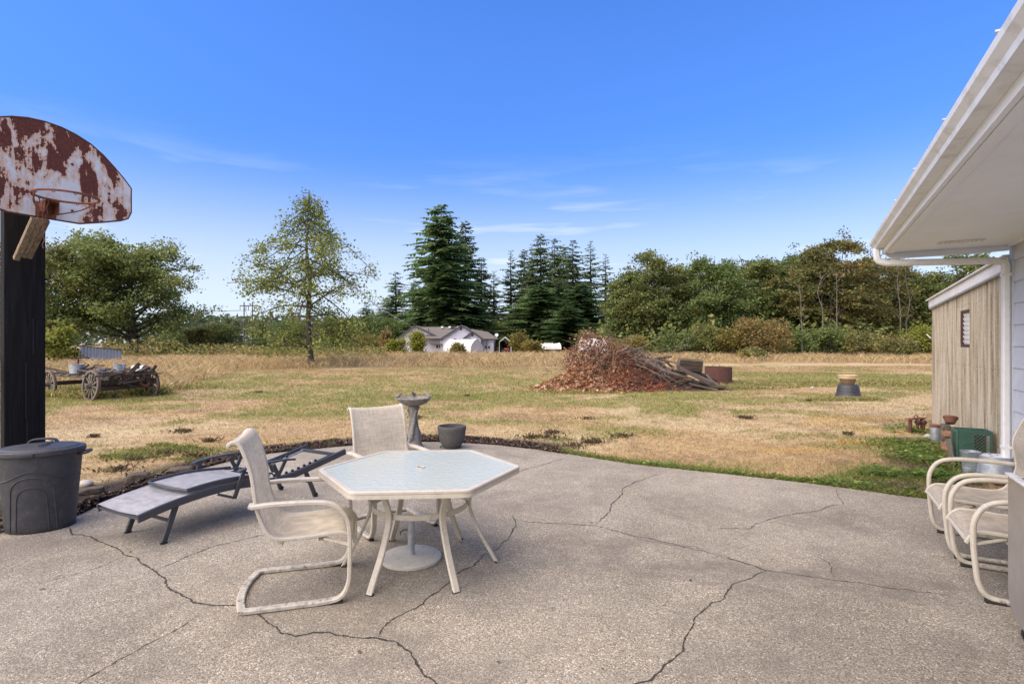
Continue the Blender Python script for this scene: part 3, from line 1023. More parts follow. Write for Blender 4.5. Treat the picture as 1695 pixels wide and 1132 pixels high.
pal = np.array([[.07, .050, .032], [.15, .105, .06], [.15, .165, .05], [.30, .21, .11]])
c = jitter(pal[g0.choice(4, n, p=[.4, .3, .15, .15])], 6, .3)
blades(x, y, gz(x, y) - .005, .02 + .06 * g0.random(n), .015 + .02 * g0.random(n), 1.2, c, 'dead_tufts', M_BLADE, 35, 2)
tag(bpy.data.objects['dead_tufts'], 'dark clods and dead tufts dotted over the near lawn', 'tufts', kind='stuff')

# ---------------------------------------------------------------- house on the right
house = thing('house', 'pale grey sided house with deep white eave and gutter at right edge', 'house', (5.76, 6.237, 0), ROT_D)
HB = -10.5
m = MB()
m.box((HB / 2, -3.03, 1.42), (-HB, 5.9, 2.84))
m.build('wall', M_SIDING, house, smooth=0)
zb = 1.502 - .243 * 6
k = 0
board = None
zz = zb
while zz < 2.62:
    z1 = min(zz + .252, 2.655)
    mm = MB()
    prof = [(0.002, z1), (0.012, z1), (0.034, zz), (0.002, zz)]
    mm.prism([(a, b) for a, b in prof], -HB - .02, lambda u, v, w: (HB + w, u - .08, v))
    ob = mm.build('siding_board', M_SIDING, house, smooth=0, bevel=.002)
    ob.location = (0, 0.08, 0)
    zz += .243
mm = MB(); mm.box((-.05, .022, 1.33), (.09, .045, 2.65)); mm.build('corner_board', M_SIDING, house, bevel=.004)
mm = MB(); mm.box((HB / 2 - .06, -.0, -.05), (-HB - .13, .06, .2)); mm.build('footing', M_DKSTONE, house)
# eave
mm = MB(); mm.box((HB / 2 - .03, .62, 2.667), (-HB - .06, 1.20, .02)); mm.build('soffit', M_SOFFIT, house, smooth=0)
mm = MB(); mm.box((HB / 2 - .03, 1.245, 2.72), (-HB - .02, .032, .16)); mm.build('fascia', M_SOFFIT, house, bevel=.003)
mm = MB(); mm.box((HB / 2 - .05, 1.185, 2.648), (-HB - .12, .075, .016)); mm.build('soffit_trim', M_SOFFIT, house, bevel=.002)
mm = MB(); mm.box((HB / 2 - .05, .045, 2.648), (-HB - .12, .05, .016)); mm.build('wall_trim', M_SOFFIT, house, bevel=.002)
mm = MB()
mm.prism([(.05, 2.60), (.40, 2.585), (1.16, 2.585), (1.228, 2.64), (1.228, 2.80), (0.05, 3.02)], .028, lambda u, v, w: (-.03 + w, u, v))
mm.build('rake_board', M_SOFFIT, house, smooth=0, bevel=.003)
# K-style gutter as one swept profile with wall thickness
gp_ = [(1.262, 2.805), (1.262, 2.705), (1.345, 2.705), (1.352, 2.735), (1.385, 2.770), (1.392, 2.800), (1.380, 2.806), (1.380, 2.797), (1.372, 2.772), (1.338, 2.738), (1.334, 2.709), (1.270, 2.709), (1.270, 2.805)]
mm = MB(); mm.prism(gp_, -HB + .04, lambda u, v, w: (HB + w, u, v)); mm.build('gutter', M_GUTTER, house, smooth=0)
mm = MB(); mm.prism([(1.262, 2.805), (1.262, 2.705), (1.345, 2.705), (1.352, 2.735), (1.385, 2.770), (1.392, 2.800)], .004, lambda u, v, w: (.0405 + w, u, v)); mm.build('gutter_end_cap', M_GUTTER, house, smooth=0)
for kk in range(10):
    mm = MB(); mm.box((-.35 - kk * 1.0, 1.325, 2.811), (.018, .15, .008)); mm.build('gutter_strap', M_GALV, house)
# vent let into the soffit
mm = MB()
mm.box((-.62, .60, 2.654), (.20, .40, .006))
vent = mm.build('soffit_vent', M_TRIM, house)
for kk in range(9):
    mm = MB(); mm.box((-.62, .445 + kk * .039, 2.6475), (.15, .012, .008)); mm.build('slat', M_GUTTER, vent)
# downspout: outlet, elbow, slanting run, elbow, drop
pth = cr([(-.12, 1.325, 2.71), (-.12, 1.325, 2.62), (-.115, 1.30, 2.555), (-.11, 1.22, 2.525)], 5) + cr([(-.06, .20, 2.485), (-.055, .105, 2.465), (-.05, .085, 2.40), (-.05, .085, 2.28)], 5)
mm = MB(); mm.sweep(pth + [Vector((-.05, .085, .03))], .10, .072, side=(1, 0, 0))
ds = mm.build('downspout', M_WHITE, house)
for z_ in (2.32, .35):
    mm = MB(); mm.box((-.05, .085, z_), (.108, .08, .03)); mm.build('strap', M_WHITE, ds)
for q in range(4):
    a = R(12 + q * 22)
    mm = MB(); mm.box((-.05, .155 - .07 * math.sin(a), 2.40 + .075 * math.cos(a)), (.106, .082, .006), M=Matrix.Rotation(a, 3, 'X')); mm.build('elbow_crimp', M_WHITE, ds)
# roof above
mm = MB()
mm.prism([(1.30, 2.815), (1.30, 2.84), (-3.0, 4.25), (-3.0, 4.21)], -HB + .12, lambda u, v, w: (HB - .06 + w, u, v))
mm.prism([(-7.3, 2.815), (-7.3, 2.84), (-3.002, 4.25), (-3.002, 4.21)], -HB + .12, lambda u, v, w: (HB - .06 + w, u, v))
mm.build('roof', M_SHINGLE, house, smooth=0)
mm = MB(); mm.prism([(.0, 2.84), (-6.0, 2.84), (-3.0, 4.15)], .1, lambda u, v, w: (-.12 + w, u, v)); mm.build('gable_wall', M_SIDING, house, smooth=0)

# lean-to shed of corrugated fibreglass
shed = thing('shed', 'lean-to shed clad in mould streaked corrugated fibreglass beside the house', 'shed', (5.76, 6.237, 0), ROT_D)
SL = 4.71
roofz = lambda u: 2.40 + (2.195 - 2.40) * u / SL


def corr(x0, x1, z0, ztop, name, n_per=8):
    """corrugated sheet between x0 and x1, from z0 up to ztop(x)"""
    per = .072
    n_ = int((x1 - x0) / per * n_per)
    vs, fs = [], []
    for i in range(n_ + 1):
        u = x0 + (x1 - x0) * i / n_
        yv = .011 * math.sin(2 * math.pi * u / per)
        zt = ztop(u) if callable(ztop) else ztop
        vs += [(u, yv, z0), (u, yv, zt), (u, yv - .004, z0), (u, yv - .004, zt)]
        if i:
            a, b = 4 * (i - 1), 4 * i
            fs += [(a, b, b + 1, a + 1), (b + 2, a + 2, a + 3, b + 3), (a + 1, b + 1, b + 3, a + 3), (a, a + 2, b + 2, b)]
    fs += [(0, 1, 3, 2), (4 * n_, 4 * n_ + 2, 4 * n_ + 3, 4 * n_ + 1)]
    mm = MB(); mm.add(vs, fs)
    return mm.build(name, M_FIBRE, shed, smooth=60)


M_WINFRAME = plain('dark_brown_frame', (.062, .032, .024), .8, var=.3)
WX0, WX1, WZ0, WZ1 = 1.87, 2.50, 1.47, 2.03
corr(.02, WX0, -.02, roofz, 'cladding_sheet')
corr(WX0, WX1, -.02, WZ0, 'cladding_sheet')
corr(WX0, WX1, WZ1, roofz, 'cladding_sheet')
corr(WX1, SL, -.02, roofz, 'cladding_sheet')
for xs_ in (.93, 1.86, 3.38):
    corr(xs_ - .03, xs_ + .03, -.02, lambda u: roofz(u) - .004, 'lap_strip')
    shed_lap = KIDS[shed.name][-1]
    shed_lap.location = (0, .006, 0)
mm = MB()
for zr in (.25, 1.2, 2.1):
    for q in range(30):
        xq = .09 + q * .144 + .018
        if xq < SL - .05 and zr < roofz(xq) - .03 and not (WX0 - .05 < xq < WX1 + .05 and WZ0 - .05 < zr < WZ1 + .05):
            mm.box((xq, .012, zr + .01 * math.sin(q * 5)), (.007, .006, .007))
tag(mm.build('nail_heads', M_RUST_DK, shed, smooth=0), kind='stuff')
win = thing('window', None, None); win.parent = shed; KIDS.setdefault(shed.name, []).append(win)
for nm, cc_, ss_ in (('frame', ((WX0 + WX1) / 2, -.05, WZ1 - .02), (WX1 - WX0, .11, .045)), ('frame', ((WX0 + WX1) / 2, -.05, WZ0 + .02), (WX1 - WX0, .11, .04)),
                     ('frame', (WX0 + .02, -.05, (WZ0 + WZ1) / 2), (.045, .11, WZ1 - WZ0 - .09)), ('frame', (WX1 - .02, -.05, (WZ0 + WZ1) / 2), (.045, .11, WZ1 - WZ0 - .09))):
    mm = MB(); mm.box(cc_, ss_); mm.build(nm, M_WINFRAME, win, bevel=.003)
sm = None
for kk in range(7):
    mm = MB(); mm.box(((WX0 + WX1) / 2, -.028, WZ0 + .075 + kk * .068), (WX1 - WX0 - .09, .006, .066), M=Matrix.Rotation(R(-18), 3, 'X')); mm.build('louvre_slat', M_WHITE, win, bevel=.002)
mm = MB()
mm.bar((-.0, .045, roofz(0) + .065), (SL + .03, .045, roofz(SL) + .065), .02, .13)
mm.build('fascia', M_WHITE, shed, bevel=.003)
mm = MB()
mm.bar((-.0, .035, roofz(0) - .012), (SL + .02, .035, roofz(SL) - .012), .035, .022)
mm.build('edge_strip', M_GALV, shed, bevel=.002)
mm = MB(); mm.add([(-.0, .10, roofz(0) + .14), (SL + .06, .10, roofz(SL) + .14), (SL + .06, -3.2, roofz(SL) + .34), (0, -3.2, roofz(0) + .34),
                   (-.0, .10, roofz(0) + .155), (SL + .06, .10, roofz(SL) + .155), (SL + .06, -3.2, roofz(SL) + .355), (0, -3.2, roofz(0) + .355)],
                  [(0, 3, 2, 1), (4, 5, 6, 7), (0, 1, 5, 4), (1, 2, 6, 5), (2, 3, 7, 6), (3, 0, 4, 7)])
mm.build('roof', M_WHITE, shed, smooth=0)
mm = MB(); mm.box((SL - .02, -1.6, 1.06), (.03, 3.1, 2.2)); mm.build('end_wall', M_FIBRE, shed, smooth=0)
mm = MB(); mm.box((SL / 2, -.15, 1.05), (SL - .15, .02, 2.1)); mm.build('lining', M_DARK, shed, smooth=0)
mm = MB(); mm.bar((SL + .02, .02, 1.62), (SL + .19, .06, 1.70), .012, .012); mm.build('hook', M_WHITE, shed)


# ---------------------------------------------------------------- trees
def leaf_quads(P, size, g, up=0.35, aspect=.62):
    n = len(P)
    d = g.normal(size=(n, 3)); d[:, 2] *= .7
    d /= np.linalg.norm(d, axis=1)[:, None] + 1e-9
    q = g.normal(size=(n, 3))
    q -= (q * d).sum(1)[:, None] * d
    q /= np.linalg.norm(q, axis=1)[:, None] + 1e-9
    s = (size * (.6 + .8 * g.random(n)))[:, None]
    U, V_ = d * s * .5, q * s * .5 * aspect
    return np.stack([P - U, P + V_ - U * .1, P + U, P - V_ - U * .1], 1).reshape(-1, 3)


def tube_np(mb, pts, r0, r1, n):
    m_ = len(pts)
    mb.tube(pts, [r0 + (r1 - r0) * i / (m_ - 1) for i in range(m_)], n, cap=False)


def broad_tree(seed, H, Wd, prof, limbs=16, subs=12, leaves=26, leaf=.22, trunk_r=.2, leader=.7, z_lo=.2, spread=.55, sub_r=.9, flat=.6, droop=0.0, lean=0.0, multi=1, D=None):
    """prof(f): crown radius factor at height fraction f; returns trunk mesh builder, leaf verts"""
    g = np.random.default_rng(seed)
    mb = MB()
    D = D or Wd
    tips = []
    for s in range(multi):
        ang = g.random() * 6.28
        ox, oy = (0, 0) if multi == 1 else (math.cos(ang) * Wd * .04, math.sin(ang) * Wd * .04)
        lx, ly = g.normal(0, .03) * H + lean * H + (math.cos(ang) * Wd * .12 if multi > 1 else 0), g.normal(0, .03) * H + (math.sin(ang) * Wd * .12 if multi > 1 else 0)
        tp = [Vector((ox + lx * (f ** 1.3) + g.normal(0, .008) * H * (f > 0), oy + ly * f ** 1.3 + g.normal(0, .008) * H * (f > 0), H * leader * f)) for f in np.linspace(0, 1, 7)]
        tc_ = cr(tp, 3)
        rr_ = trunk_r / (multi ** .5)
        mb.tube(tc_, [rr_ * (1.35 if i == 0 else 1) * (1 - .85 * i / (len(tc_) - 1)) for i in range(len(tc_))], 7, cap=False)
        nl = max(4, limbs // multi)
        for i in range(nl):
            f0 = z_lo * .8 + (leader - z_lo * .8) * (.05 + .95 * (i + g.random()) / nl) * .97
            tr = tc_[min(len(tc_) - 1, int(f0 / leader * (len(tc_) - 1)))]
            az = i * 2.4 + g.normal(0, .5)
            f1 = min(.97, max(z_lo + .02, f0 + (.10 + .26 * g.random()) * (1 - f0) - droop * g.random()))
            rad = prof(f1) * (.45 + .55 * g.random() ** .6)
            e = Vector((math.cos(az) * rad * Wd / 2 + lx * f1, math.sin(az) * rad * D / 2 + ly * f1, f1 * H))
            mid_ = tr.lerp(e, .5) + Vector((g.normal(0, .05), g.normal(0, .05), g.normal(.06, .04))) * H * .35
            lp = cr([tr, mid_, e], 4)
            rl = max(.02, rr_ * .42 * (1 - .6 * f0))
            tube_np(mb, lp, rl, rl * .25, 5)
            for j in range(subs):
                u = .35 + .65 * g.random() ** .8
                b = lp[min(len(lp) - 1, int(u * (len(lp) - 1)))]
                s_ = sub_r * (.4 + .9 * g.random())
                q = b + Vector((g.normal(0, s_), g.normal(0, s_), g.normal(.1, s_ * .62)))
                fz = q.z / H
                if fz > 1: q.z = H * (1 - .03 * g.random()); fz = q.z / H
                if fz < z_lo * .75: q.z = H * (z_lo * (.75 + .3 * g.random())); fz = q.z / H
                rm = max(.05, prof(fz)) * 1.04
                rx_, ry_ = (q.x - lx * fz) / (Wd / 2), (q.y - ly * fz) / (D / 2)
                k = math.hypot(rx_, ry_)
                if k > rm:
                    q.x = lx * fz + (q.x - lx * fz) * rm / k; q.y = ly * fz + (q.y - ly * fz) * rm / k
                tube_np(mb, [b, b.lerp(q, .5) + Vector((0, 0, .08 * s_)), q], max(.008, rl * .28), .006, 3)
                tips.append((b, q))
    P = []
    for b, q in tips:
        n = max(3, int(leaves * (.4 + 1.2 * g.random())))
        u = 1 - g.random(n) ** 1.6 * .8
        base = np.array(b)[None] * (1 - u[:, None]) + np.array(q)[None] * u[:, None]
        P.append(base + g.normal(size=(n, 3)) * np.array([spread, spread, spread * flat]))
    P = np.concatenate(P)
    P[:, 2] = np.clip(P[:, 2], .1, H * 1.02)
    return mb, P, g


def make_tree(name, label, cat, args, pos, fmat, bmat=None, group=None, leaf=.22, rz=0.0, kw=None):
    mb, P, g = broad_tree(*args, leaf=leaf, **(kw or {}))
    root = thing(name, label, cat, pos, rz, group)
    mb.build('trunk', bmat or M_BARK, root, smooth=60)
    V = leaf_quads(P, leaf, g)
    me_ = raw_mesh('crown', V, np.arange(len(V)).reshape(-1, 4), None, fmat)
    link('crown', me_, root)
    return root


dome = lambda lo, pk=.55, top=.35: (lambda f: 0.0 if f < lo * .6 else (math.sin(min(1, max(0, (f - lo * .6) / (pk - lo * .6))) * math.pi / 2) ** .7 if f < pk else max(0, 1 - ((f - pk) / (1.02 - pk)) ** 2.2) ** .5 * (1 - top) + top * max(0, 1 - (f - pk) / (1.02 - pk))))


def conifer(seed, H, Rb, droop=.25, spray=.5, whorl=.42, lo=.04, taper=.85, ragged=.3, broadness=1.0):
    g = np.random.default_rng(seed)
    mb = MB()
    mb.tube([(0, 0, 0), (g.normal(0, .03), g.normal(0, .03), H * .5), (0, 0, H)], [H * .016, H * .009, .01], 6, cap=False)
    Q = []
    z = H * lo
    while z < H * .99:
        f = z / H
        Rz = (Rb * (max(0.0, 1 - f) ** taper) * (1 if f > lo + .1 else .75 + 2.5 * (f - lo))) * (.8 + .4 * g.random()) + .03
        nb = max(3, int((3.2 + 5.2 * (1 - f)) * broadness))
        a0 = g.random() * 6.28
        for i in range(nb):
            L = Rz * (1 - ragged + ragged * 1.7 * g.random() ** 1.3)
            az = a0 + 6.28 * i / nb + g.normal(0, .25)
            up = .42 * (f - .32) + g.normal(0, .20)
            ca, sa = math.cos(az), math.sin(az)
            zz0 = min(H * .985, z + g.normal(0, whorl * 1.1))
            n = max(3, int(L / (spray * .36)))
            t_ = (np.arange(n) + .6) / n
            rx = t_ * L
            zz_ = zz0 + L * (up * t_ - droop * t_ ** 2 + .10 * np.maximum(0, t_ - .75))
            if L > 1.0 and i % 2 == 0:
                mb.tube([(0, 0, zz0), (ca * L * .5, sa * L * .5, zz0 + L * (up * .5 - droop * .25)), (ca * L * .95, sa * L * .95, zz0 + L * (up - droop))], [.012 + L * .008, .01 + L * .004, .006], 3, cap=False)
            for sgn in (-1, 1):
                wob = g.normal(0, .12, n)
                w = spray * (.55 + .6 * g.random(n)) * (1.05 - .55 * t_) * min(1, .30 + L * .5)
                bx, by = ca * rx, sa * rx
                # a spray: a pointed leaf of needles leaning outward from the branch and drooping
                ox, oy = -sa * sgn, ca * sgn
                tipx = bx + ox * w * .85 + ca * w * .6
                tipy = by + oy * w * .85 + sa * w * .6
                tipz = zz_ - w * (.38 + .55 * g.random(n)) + wob * w
                c1x, c1y = bx + ca * w * .55 + ox * w * .2, by + sa * w * .55 + oy * w * .2
                c2x, c2y = bx - ca * w * .05 + ox * w * .45, by - sa * w * .05 + oy * w * .45
                q = np.stack([np.stack([bx, by, zz_], 1), np.stack([c1x, c1y, zz_ - .05 * w], 1), np.stack([tipx, tipy, tipz], 1), np.stack([c2x, c2y, zz_ - .22 * w], 1)], 1)
                Q.append(q)
            # end plume
            w = spray * (.7 + .5 * g.random()) * min(1, .30 + L * .5)
            ex, ey, ez = ca * L, sa * L, zz_[-1]
            Q.append(np.array([[[ca * (L - w * .6), sa * (L - w * .6), ez + .05], [ex - sa * w * .22, ey + ca * w * .22, ez], [ca * (L + w * .5), sa * (L + w * .5), ez - w * .12], [ex + sa * w * .22, ey - ca * w * .22, ez]]]))
        z += whorl * (.55 + .75 * (1 - f)) * (.8 + .4 * g.random())
    V = np.concatenate(Q).reshape(-1, 3)
    return mb, V


CONS = []
for i, (seed, droop, spray, whorl, ragged, broad, taper) in enumerate([(1, .22, .70, .44, .35, 1.15, .66), (2, .30, .72, .48, .45, 1.0, .68), (3, .16, .62, .52, .50, .9, .72), (4, .34, .80, .38, .30, 1.3, .55)]):
    mb, V = conifer(seed, 20.0, 4.0, droop, spray, whorl, .03, taper, ragged, broad)
    tme = mb.mesh('trunk', M_BARK, 60)
    fm = F_FIR if i < 3 else F_CEDAR
    cme = raw_mesh('crown', V, np.arange(len(V)).reshape(-1, 4), None, fm)
    CONS.append((tme, cme, fm))


def put_conifer(px, top, halfw, Yd, kind, label, group='dark conifers behind the far house', name='fir_tree'):
    x_ = (px - 847.5) / FPX * Yd
    H = HC + (566 - top) / FPX * Yd
    Rr = halfw * (1.62 if 835 < px < 1010 else 1.36) / FPX * Yd
    root = thing(name, label, 'tree', (x_, Yd, gzf(x_, Yd)), rnd.random() * 6.28, group)
    s = (Rr / 4.0, Rr / 4.0, H / 20.0)
    tme, cme, fm = CONS[kind]
    link('trunk', tme, root, scale=s)
    link('crown', cme, root, scale=s)
    return root


CF = [
    (730, 337, 62, 92, 3, 'tallest dark fir of all, standing behind the far house roof'),
    (770, 362, 44, 97, 0, 'second tallest dark fir, close against the right of the tallest fir'),
    (797, 424, 38, 100, 1, 'shorter ragged fir right of the two tallest firs behind the house'),
    (817, 447, 30, 104, 2, 'small thin fir at the right end of the house clump'),
    (688, 462, 34, 104, 0, 'short fir close against the left of the tallest fir'),
    (655, 448, 34, 100, 1, 'pointed dark fir standing between birch and tallest fir'),
    (640, 490, 32, 108, 0, 'low dark fir just right of the birch crown'),
    (606, 500, 30, 112, 1, 'low dark fir seen through the right of the birch crown'),
    (845, 414, 26, 100, 2, 'narrow fir with bare stem at left end of the right conifer clump'),
    (868, 410, 28, 104, 0, 'dark fir second from the left in the right conifer clump'),
    (880, 403, 25, 98, 2, 'narrow fir just left of the tallest fir in the right clump'),
    (895, 384, 34, 96, 0, 'tallest fir of the right conifer clump'),
    (918, 393, 32, 102, 1, 'dark fir just right of the tallest one in the right clump'),
    (932, 402, 34, 106, 0, 'dark fir in the middle of the right conifer clump'),
    (948, 396, 32, 98, 1, 'dark fir right of the middle of the right conifer clump'),
    (977, 398, 30, 100, 2, 'open thin fir second from the right in the right conifer clump'),
    (1003, 419, 26, 102, 2, 'thin ragged fir at the right end of the right conifer clump'),
    (893, 470, 46, 84, 3, 'broad cedar in front of the right conifer clump'),
    (962, 468, 44, 84, 3, 'green cedar in front of the thin firs beside the maple wood'),
    (868, 490, 38, 88, 0, 'low fir in front of the left end of the right conifer clump'),
    (940, 506, 40, 76, 3, 'small bushy cedar behind the brush pile, lowest of the right clump'),
    (925, 460, 42, 92, 1, 'mid height fir filling the centre of the right conifer clump'),
    (740, 440, 58, 88, 3, 'broad cedar against the foot of the tallest fir'),
    (700, 505, 36, 88, 3, 'low cedar behind the left roof of the far house'),
    (785, 500, 36, 90, 3, 'low cedar behind the garage roof of the far house'),
    (362, 531, 14, 150, 2, 'tiny distant fir left of the twin power poles'),
    (378, 519, 15, 150, 0, 'small distant fir nearest left of the twin power poles'),
    (391, 524, 14, 155, 1, 'small distant fir beside the left power pole'),
    (432, 528, 18, 150, 0, 'small distant fir just right of the twin power poles'),
    (20, 405, 60, 56, 0, 'dark fir behind the backboard post at the left edge'),
    (-45, 372, 70, 54, 3, 'dark cedar beyond the left edge behind the backboard'),
]
for a in CF:
    put_conifer(*a)

# unique broad trees on the left
make_tree('maple_tree', 'big round olive maple behind the wagon and metal shelter', 'tree', (101, 13.6, 15.6, dome(.10, .42, .25)), (-37.0, 53, gzf(-37, 53)), F_MAPLE, leaf=.25,
          kw=dict(limbs=44, subs=19, leaves=44, trunk_r=.42, leader=.8, z_lo=.10, spread=.42, sub_r=1.05, flat=.5))
make_tree('maple_tree', 'shaded maple with slanting bare limbs behind the backboard post', 'tree', (102, 12.6, 11.0, dome(.12, .5, .3)), (-42.5, 51, gzf(-42, 51)), F_OLIVE, leaf=.25,
          kw=dict(limbs=30, subs=17, leaves=34, trunk_r=.36, leader=.75, z_lo=.10, spread=.45, sub_r=1.0, lean=.05))
birch_prof = lambda f: float(np.interp(f, [0, .05, .10, .25, .50, .60, .70, .85, 1.0], [0, .3, .72, .92, 1.0, .76, .42, .24, .05]))
make_tree('birch_tree', 'thin leaved birch with open pointed top standing alone in the meadow', 'tree', (103, 11.7, 10.2, birch_prof), (-13.25, 36, gzf(-13.25, 36)), F_BIRCH, leaf=.165,
          kw=dict(limbs=62, subs=13, leaves=21, trunk_r=.21, leader=1.0, z_lo=.09, spread=.25, sub_r=.66, flat=.9, droop=.45))


def shrub(name, label, px, top, w, Yd, fmat, seed, leaf=.16, group=None, conic=False, cat='shrub'):
    x_ = (px - 847.5) / FPX * Yd
    H = HC + (566 - top) / FPX * Yd
    Wd = w / FPX * Yd
    prof = (lambda f: max(0.08, 1 - f) ** .6) if conic else dome(.02, .4, .2)
    n = max(10, int(14 * min(2.2, H * Wd / 8)))
    return make_tree(name, label, cat, (seed, H, Wd, prof), (x_, Yd, gzf(x_, Yd)), fmat, None, group, leaf=leaf,
                     kw=dict(limbs=n, subs=9, leaves=20, trunk_r=.05 * H ** .5, leader=.7, z_lo=.05, spread=.16 + .035 * Wd, sub_r=.16 * Wd ** .8 + .1, multi=3 if not conic else 1))


SH = [
    ('shrub', 'bright green bush beside the metal shelter, next to the black post', 95, 528, 62, 33, F_LIME, 'g'),
    ('shrub', 'yellow green bush at the left edge behind the black post', 0, 520, 60, 32, F_YELLOW, ''),
    ('shrub', 'yellowish bush at the right foot of the big round maple', 332, 533, 44, 58, F_YELLOW, ''),
    ('shrub', 'olive bush between big maple and twin power poles', 362, 520, 62, 60, F_OLIVE, ''),
    ('shrub', 'dark brambles under the right side of the big maple', 285, 548, 60, 50, F_OLIVE, ''),
    ('shrub', 'low rusty orange bush just left of the birch trunk', 452, 556, 52, 66, F_ORANGE, ''),
    ('shrub', 'low green bush between power poles and birch trunk', 425, 558, 44, 60, F_GREEN, ''),
    ('shrub', 'dark low bush behind the birch trunk', 490, 558, 46, 62, F_OLIVE, ''),
    ('shrub', 'small green bush right of the birch trunk', 540, 560, 34, 62, F_GREEN, ''),
    ('shrub', 'yellow green bush between birch and far house', 598, 549, 58, 62, F_YELLOW, ''),
    ('shrub', 'rusty orange sapling left of the far house', 638, 541, 26, 66, F_ORANGE, 'c'),
    ('shrub', 'pale green bush at the left corner of the far house', 655, 556, 36, 60, F_LIME, ''),
    ('conical_shrub', 'bright lime conical shrub in front of the far house', 690, 538, 38, 58, F_LIME, 'c'),
    ('shrub', 'small yellow bush in front of the white tent', 757, 566, 22, 58, F_YELLOW, ''),
    ('shrub', 'yellowing bush right of the open carport', 860, 544, 40, 70, F_YELLOW, ''),
    ('shrub', 'low yellow bush left of the covered boat shaped tarp', 880, 560, 34, 64, F_YELLOW, ''),
    ('shrub', 'yellow green bush behind the crest of the brush pile', 1040, 545, 48, 52, F_YELLOW, ''),
    ('shrub', 'orange tinted vine maple in front of the maple wood', 1265, 512, 84, 52, F_ORANGE, ''),
    ('shrub', 'yellow green bush left of the orange tinted vine maple', 1213, 533, 60, 54, F_YELLOW, ''),
    ('shrub', 'olive bush at the wood edge right of the brush pile', 1172, 526, 74, 56, F_OLIVE, ''),
    ('shrub', 'dark bush at the wood edge above the wooden crate', 1122, 545, 60, 56, F_GREEN, ''),
    ('shrub', 'small dry brown bush in the grass below the orange vine maple', 1246, 575, 34, 44, F_BROWN, ''),
    ('shrub', 'dark green bush right of the orange vine maple', 1322, 540, 70, 56, F_GREEN, ''),
    ('shrub', 'dark bramble below the bare pale stems', 1375, 535, 70, 56, F_GREEN, ''),
    ('shrub', 'brownish bramble between bare stems and shed', 1432, 540, 70, 54, F_BROWN, ''),
    ('shrub', 'green bush at the wood edge nearest the shed corner', 1522, 530, 70, 56, F_LIME, ''),
    ('shrub', 'low brown bramble in the grass left of the shed', 1480, 553, 60, 50, F_BROWN, ''),
    ('shrub', 'yellow lit bush deep in the gap left of the shed', 1505, 470, 70, 74, F_LIME, ''),
    ('shrub', 'mid height green bush behind the left part of the birch', 478, 520, 70, 80, F_GREEN, ''),
    ('shrub', 'mid height olive bush behind the right part of the birch', 560, 515, 80, 84, F_OLIVE, ''),
    ('shrub', 'tall green bush between birch and the dark firs', 622, 505, 70, 84, F_GREEN, ''),
    ('shrub', 'rounded dark bush just left of the far house roof', 655, 520, 60, 88, F_GREEN, ''),
    ('shrub', 'dark green bush left of the yellowish bush below the big maple', 300, 530, 70, 70, F_GREEN, ''),
    ('shrub', 'green bush filling the gap right of the far house garage', 830, 520, 50, 92, F_GREEN, ''),
    ('shrub', 'brown brambles left of the brush pile crest', 985, 540, 60, 60, F_BROWN, ''),
]
for i, (nm, lb, px, top, w, Yd, fm, fl) in enumerate(SH):
    shrub(nm, lb, px, top, w, Yd, fm, 300 + i, leaf=.15 + .0012 * Yd, conic=(fl == 'c'), group='bushes along the field edge')

# maple wood on the right
WOOD = [
    (1085, 395, 150, 64, F_OLIVE, 'dark rounded maple at the left end of the right wood', 1, .08),
    (1032, 446, 70, 66, F_OLIVE, 'small dark maple between the conifers and the right wood', 1, .08),
    (1180, 408, 140, 62, F_GREEN, 'greenest maple, second from the left in the right wood', 1, .08),
    (1258, 396, 130, 66, F_OLIVE, 'olive maple in the middle of the right wood above the orange vine maple', 2, .12),
    (1322, 394, 118, 68, F_GREEN, 'green maple just left of the tall brownish maple', 1, .15),
    (1378, 374, 190, 63, F_BROWN, 'tallest brownish maple with pale bare stems in the right wood', 3, .28),
    (1448, 402, 118, 66, F_BROWN, 'brownish maple next to the white gutter corner', 2, .2),
    (1520, 425, 110, 68, F_OLIVE, 'dark maple seen below the slanting downspout', 3, .25),
    (1590, 405, 140, 66, F_OLIVE, 'maple rising behind the shed roof', 1, .1),
    (1690, 395, 150, 68, F_BROWN, 'maple behind the house corner, mostly hidden by the eave', 1, .1),
    (1130, 425, 130, 76, F_OLIVE, 'back row maple between the two leftmost big maples', 1, .06),
    (1225, 425, 130, 78, F_GREEN, 'back row maple behind the green and olive maples', 1, .06),
    (1300, 420, 130, 78, F_OLIVE, 'back row maple behind the middle of the right wood', 1, .06),
    (1430, 440, 150, 80, F_GREEN, 'back row maple behind the bare pale stems', 1, .06),
    (1065, 470, 110, 78, F_GREEN, 'low back row maple above the brush pile', 1, .05),
    (1560, 440, 120, 80, F_GREEN, 'back row maple behind the shed corner', 1, .06),
]
for i, (px, top, w, Yd, fm, lb, mul, zl) in enumerate(WOOD):
    x_ = (px - 847.5) / FPX * Yd
    H = HC + (566 - top) / FPX * Yd
    H *= 1.06
    Wd = w * 1.05 / FPX * Yd
    big = max(1.0, Wd / 9)
    make_tree('maple_tree', lb, 'tree', (500 + i, H, Wd, dome(zl * .5, .5, .45)), (x_, Yd, gzf(x_, Yd)), fm, M_BARK, 'maples of the right wood', leaf=.275 if Yd < 70 else .42,
              kw=dict(limbs=int(32 * big), subs=15, leaves=42 if Yd < 70 else 20, trunk_r=.26, leader=.82, z_lo=zl * .6, droop=.22, spread=.36, sub_r=.9, flat=.5, multi=mul, D=min(Wd, 9)))

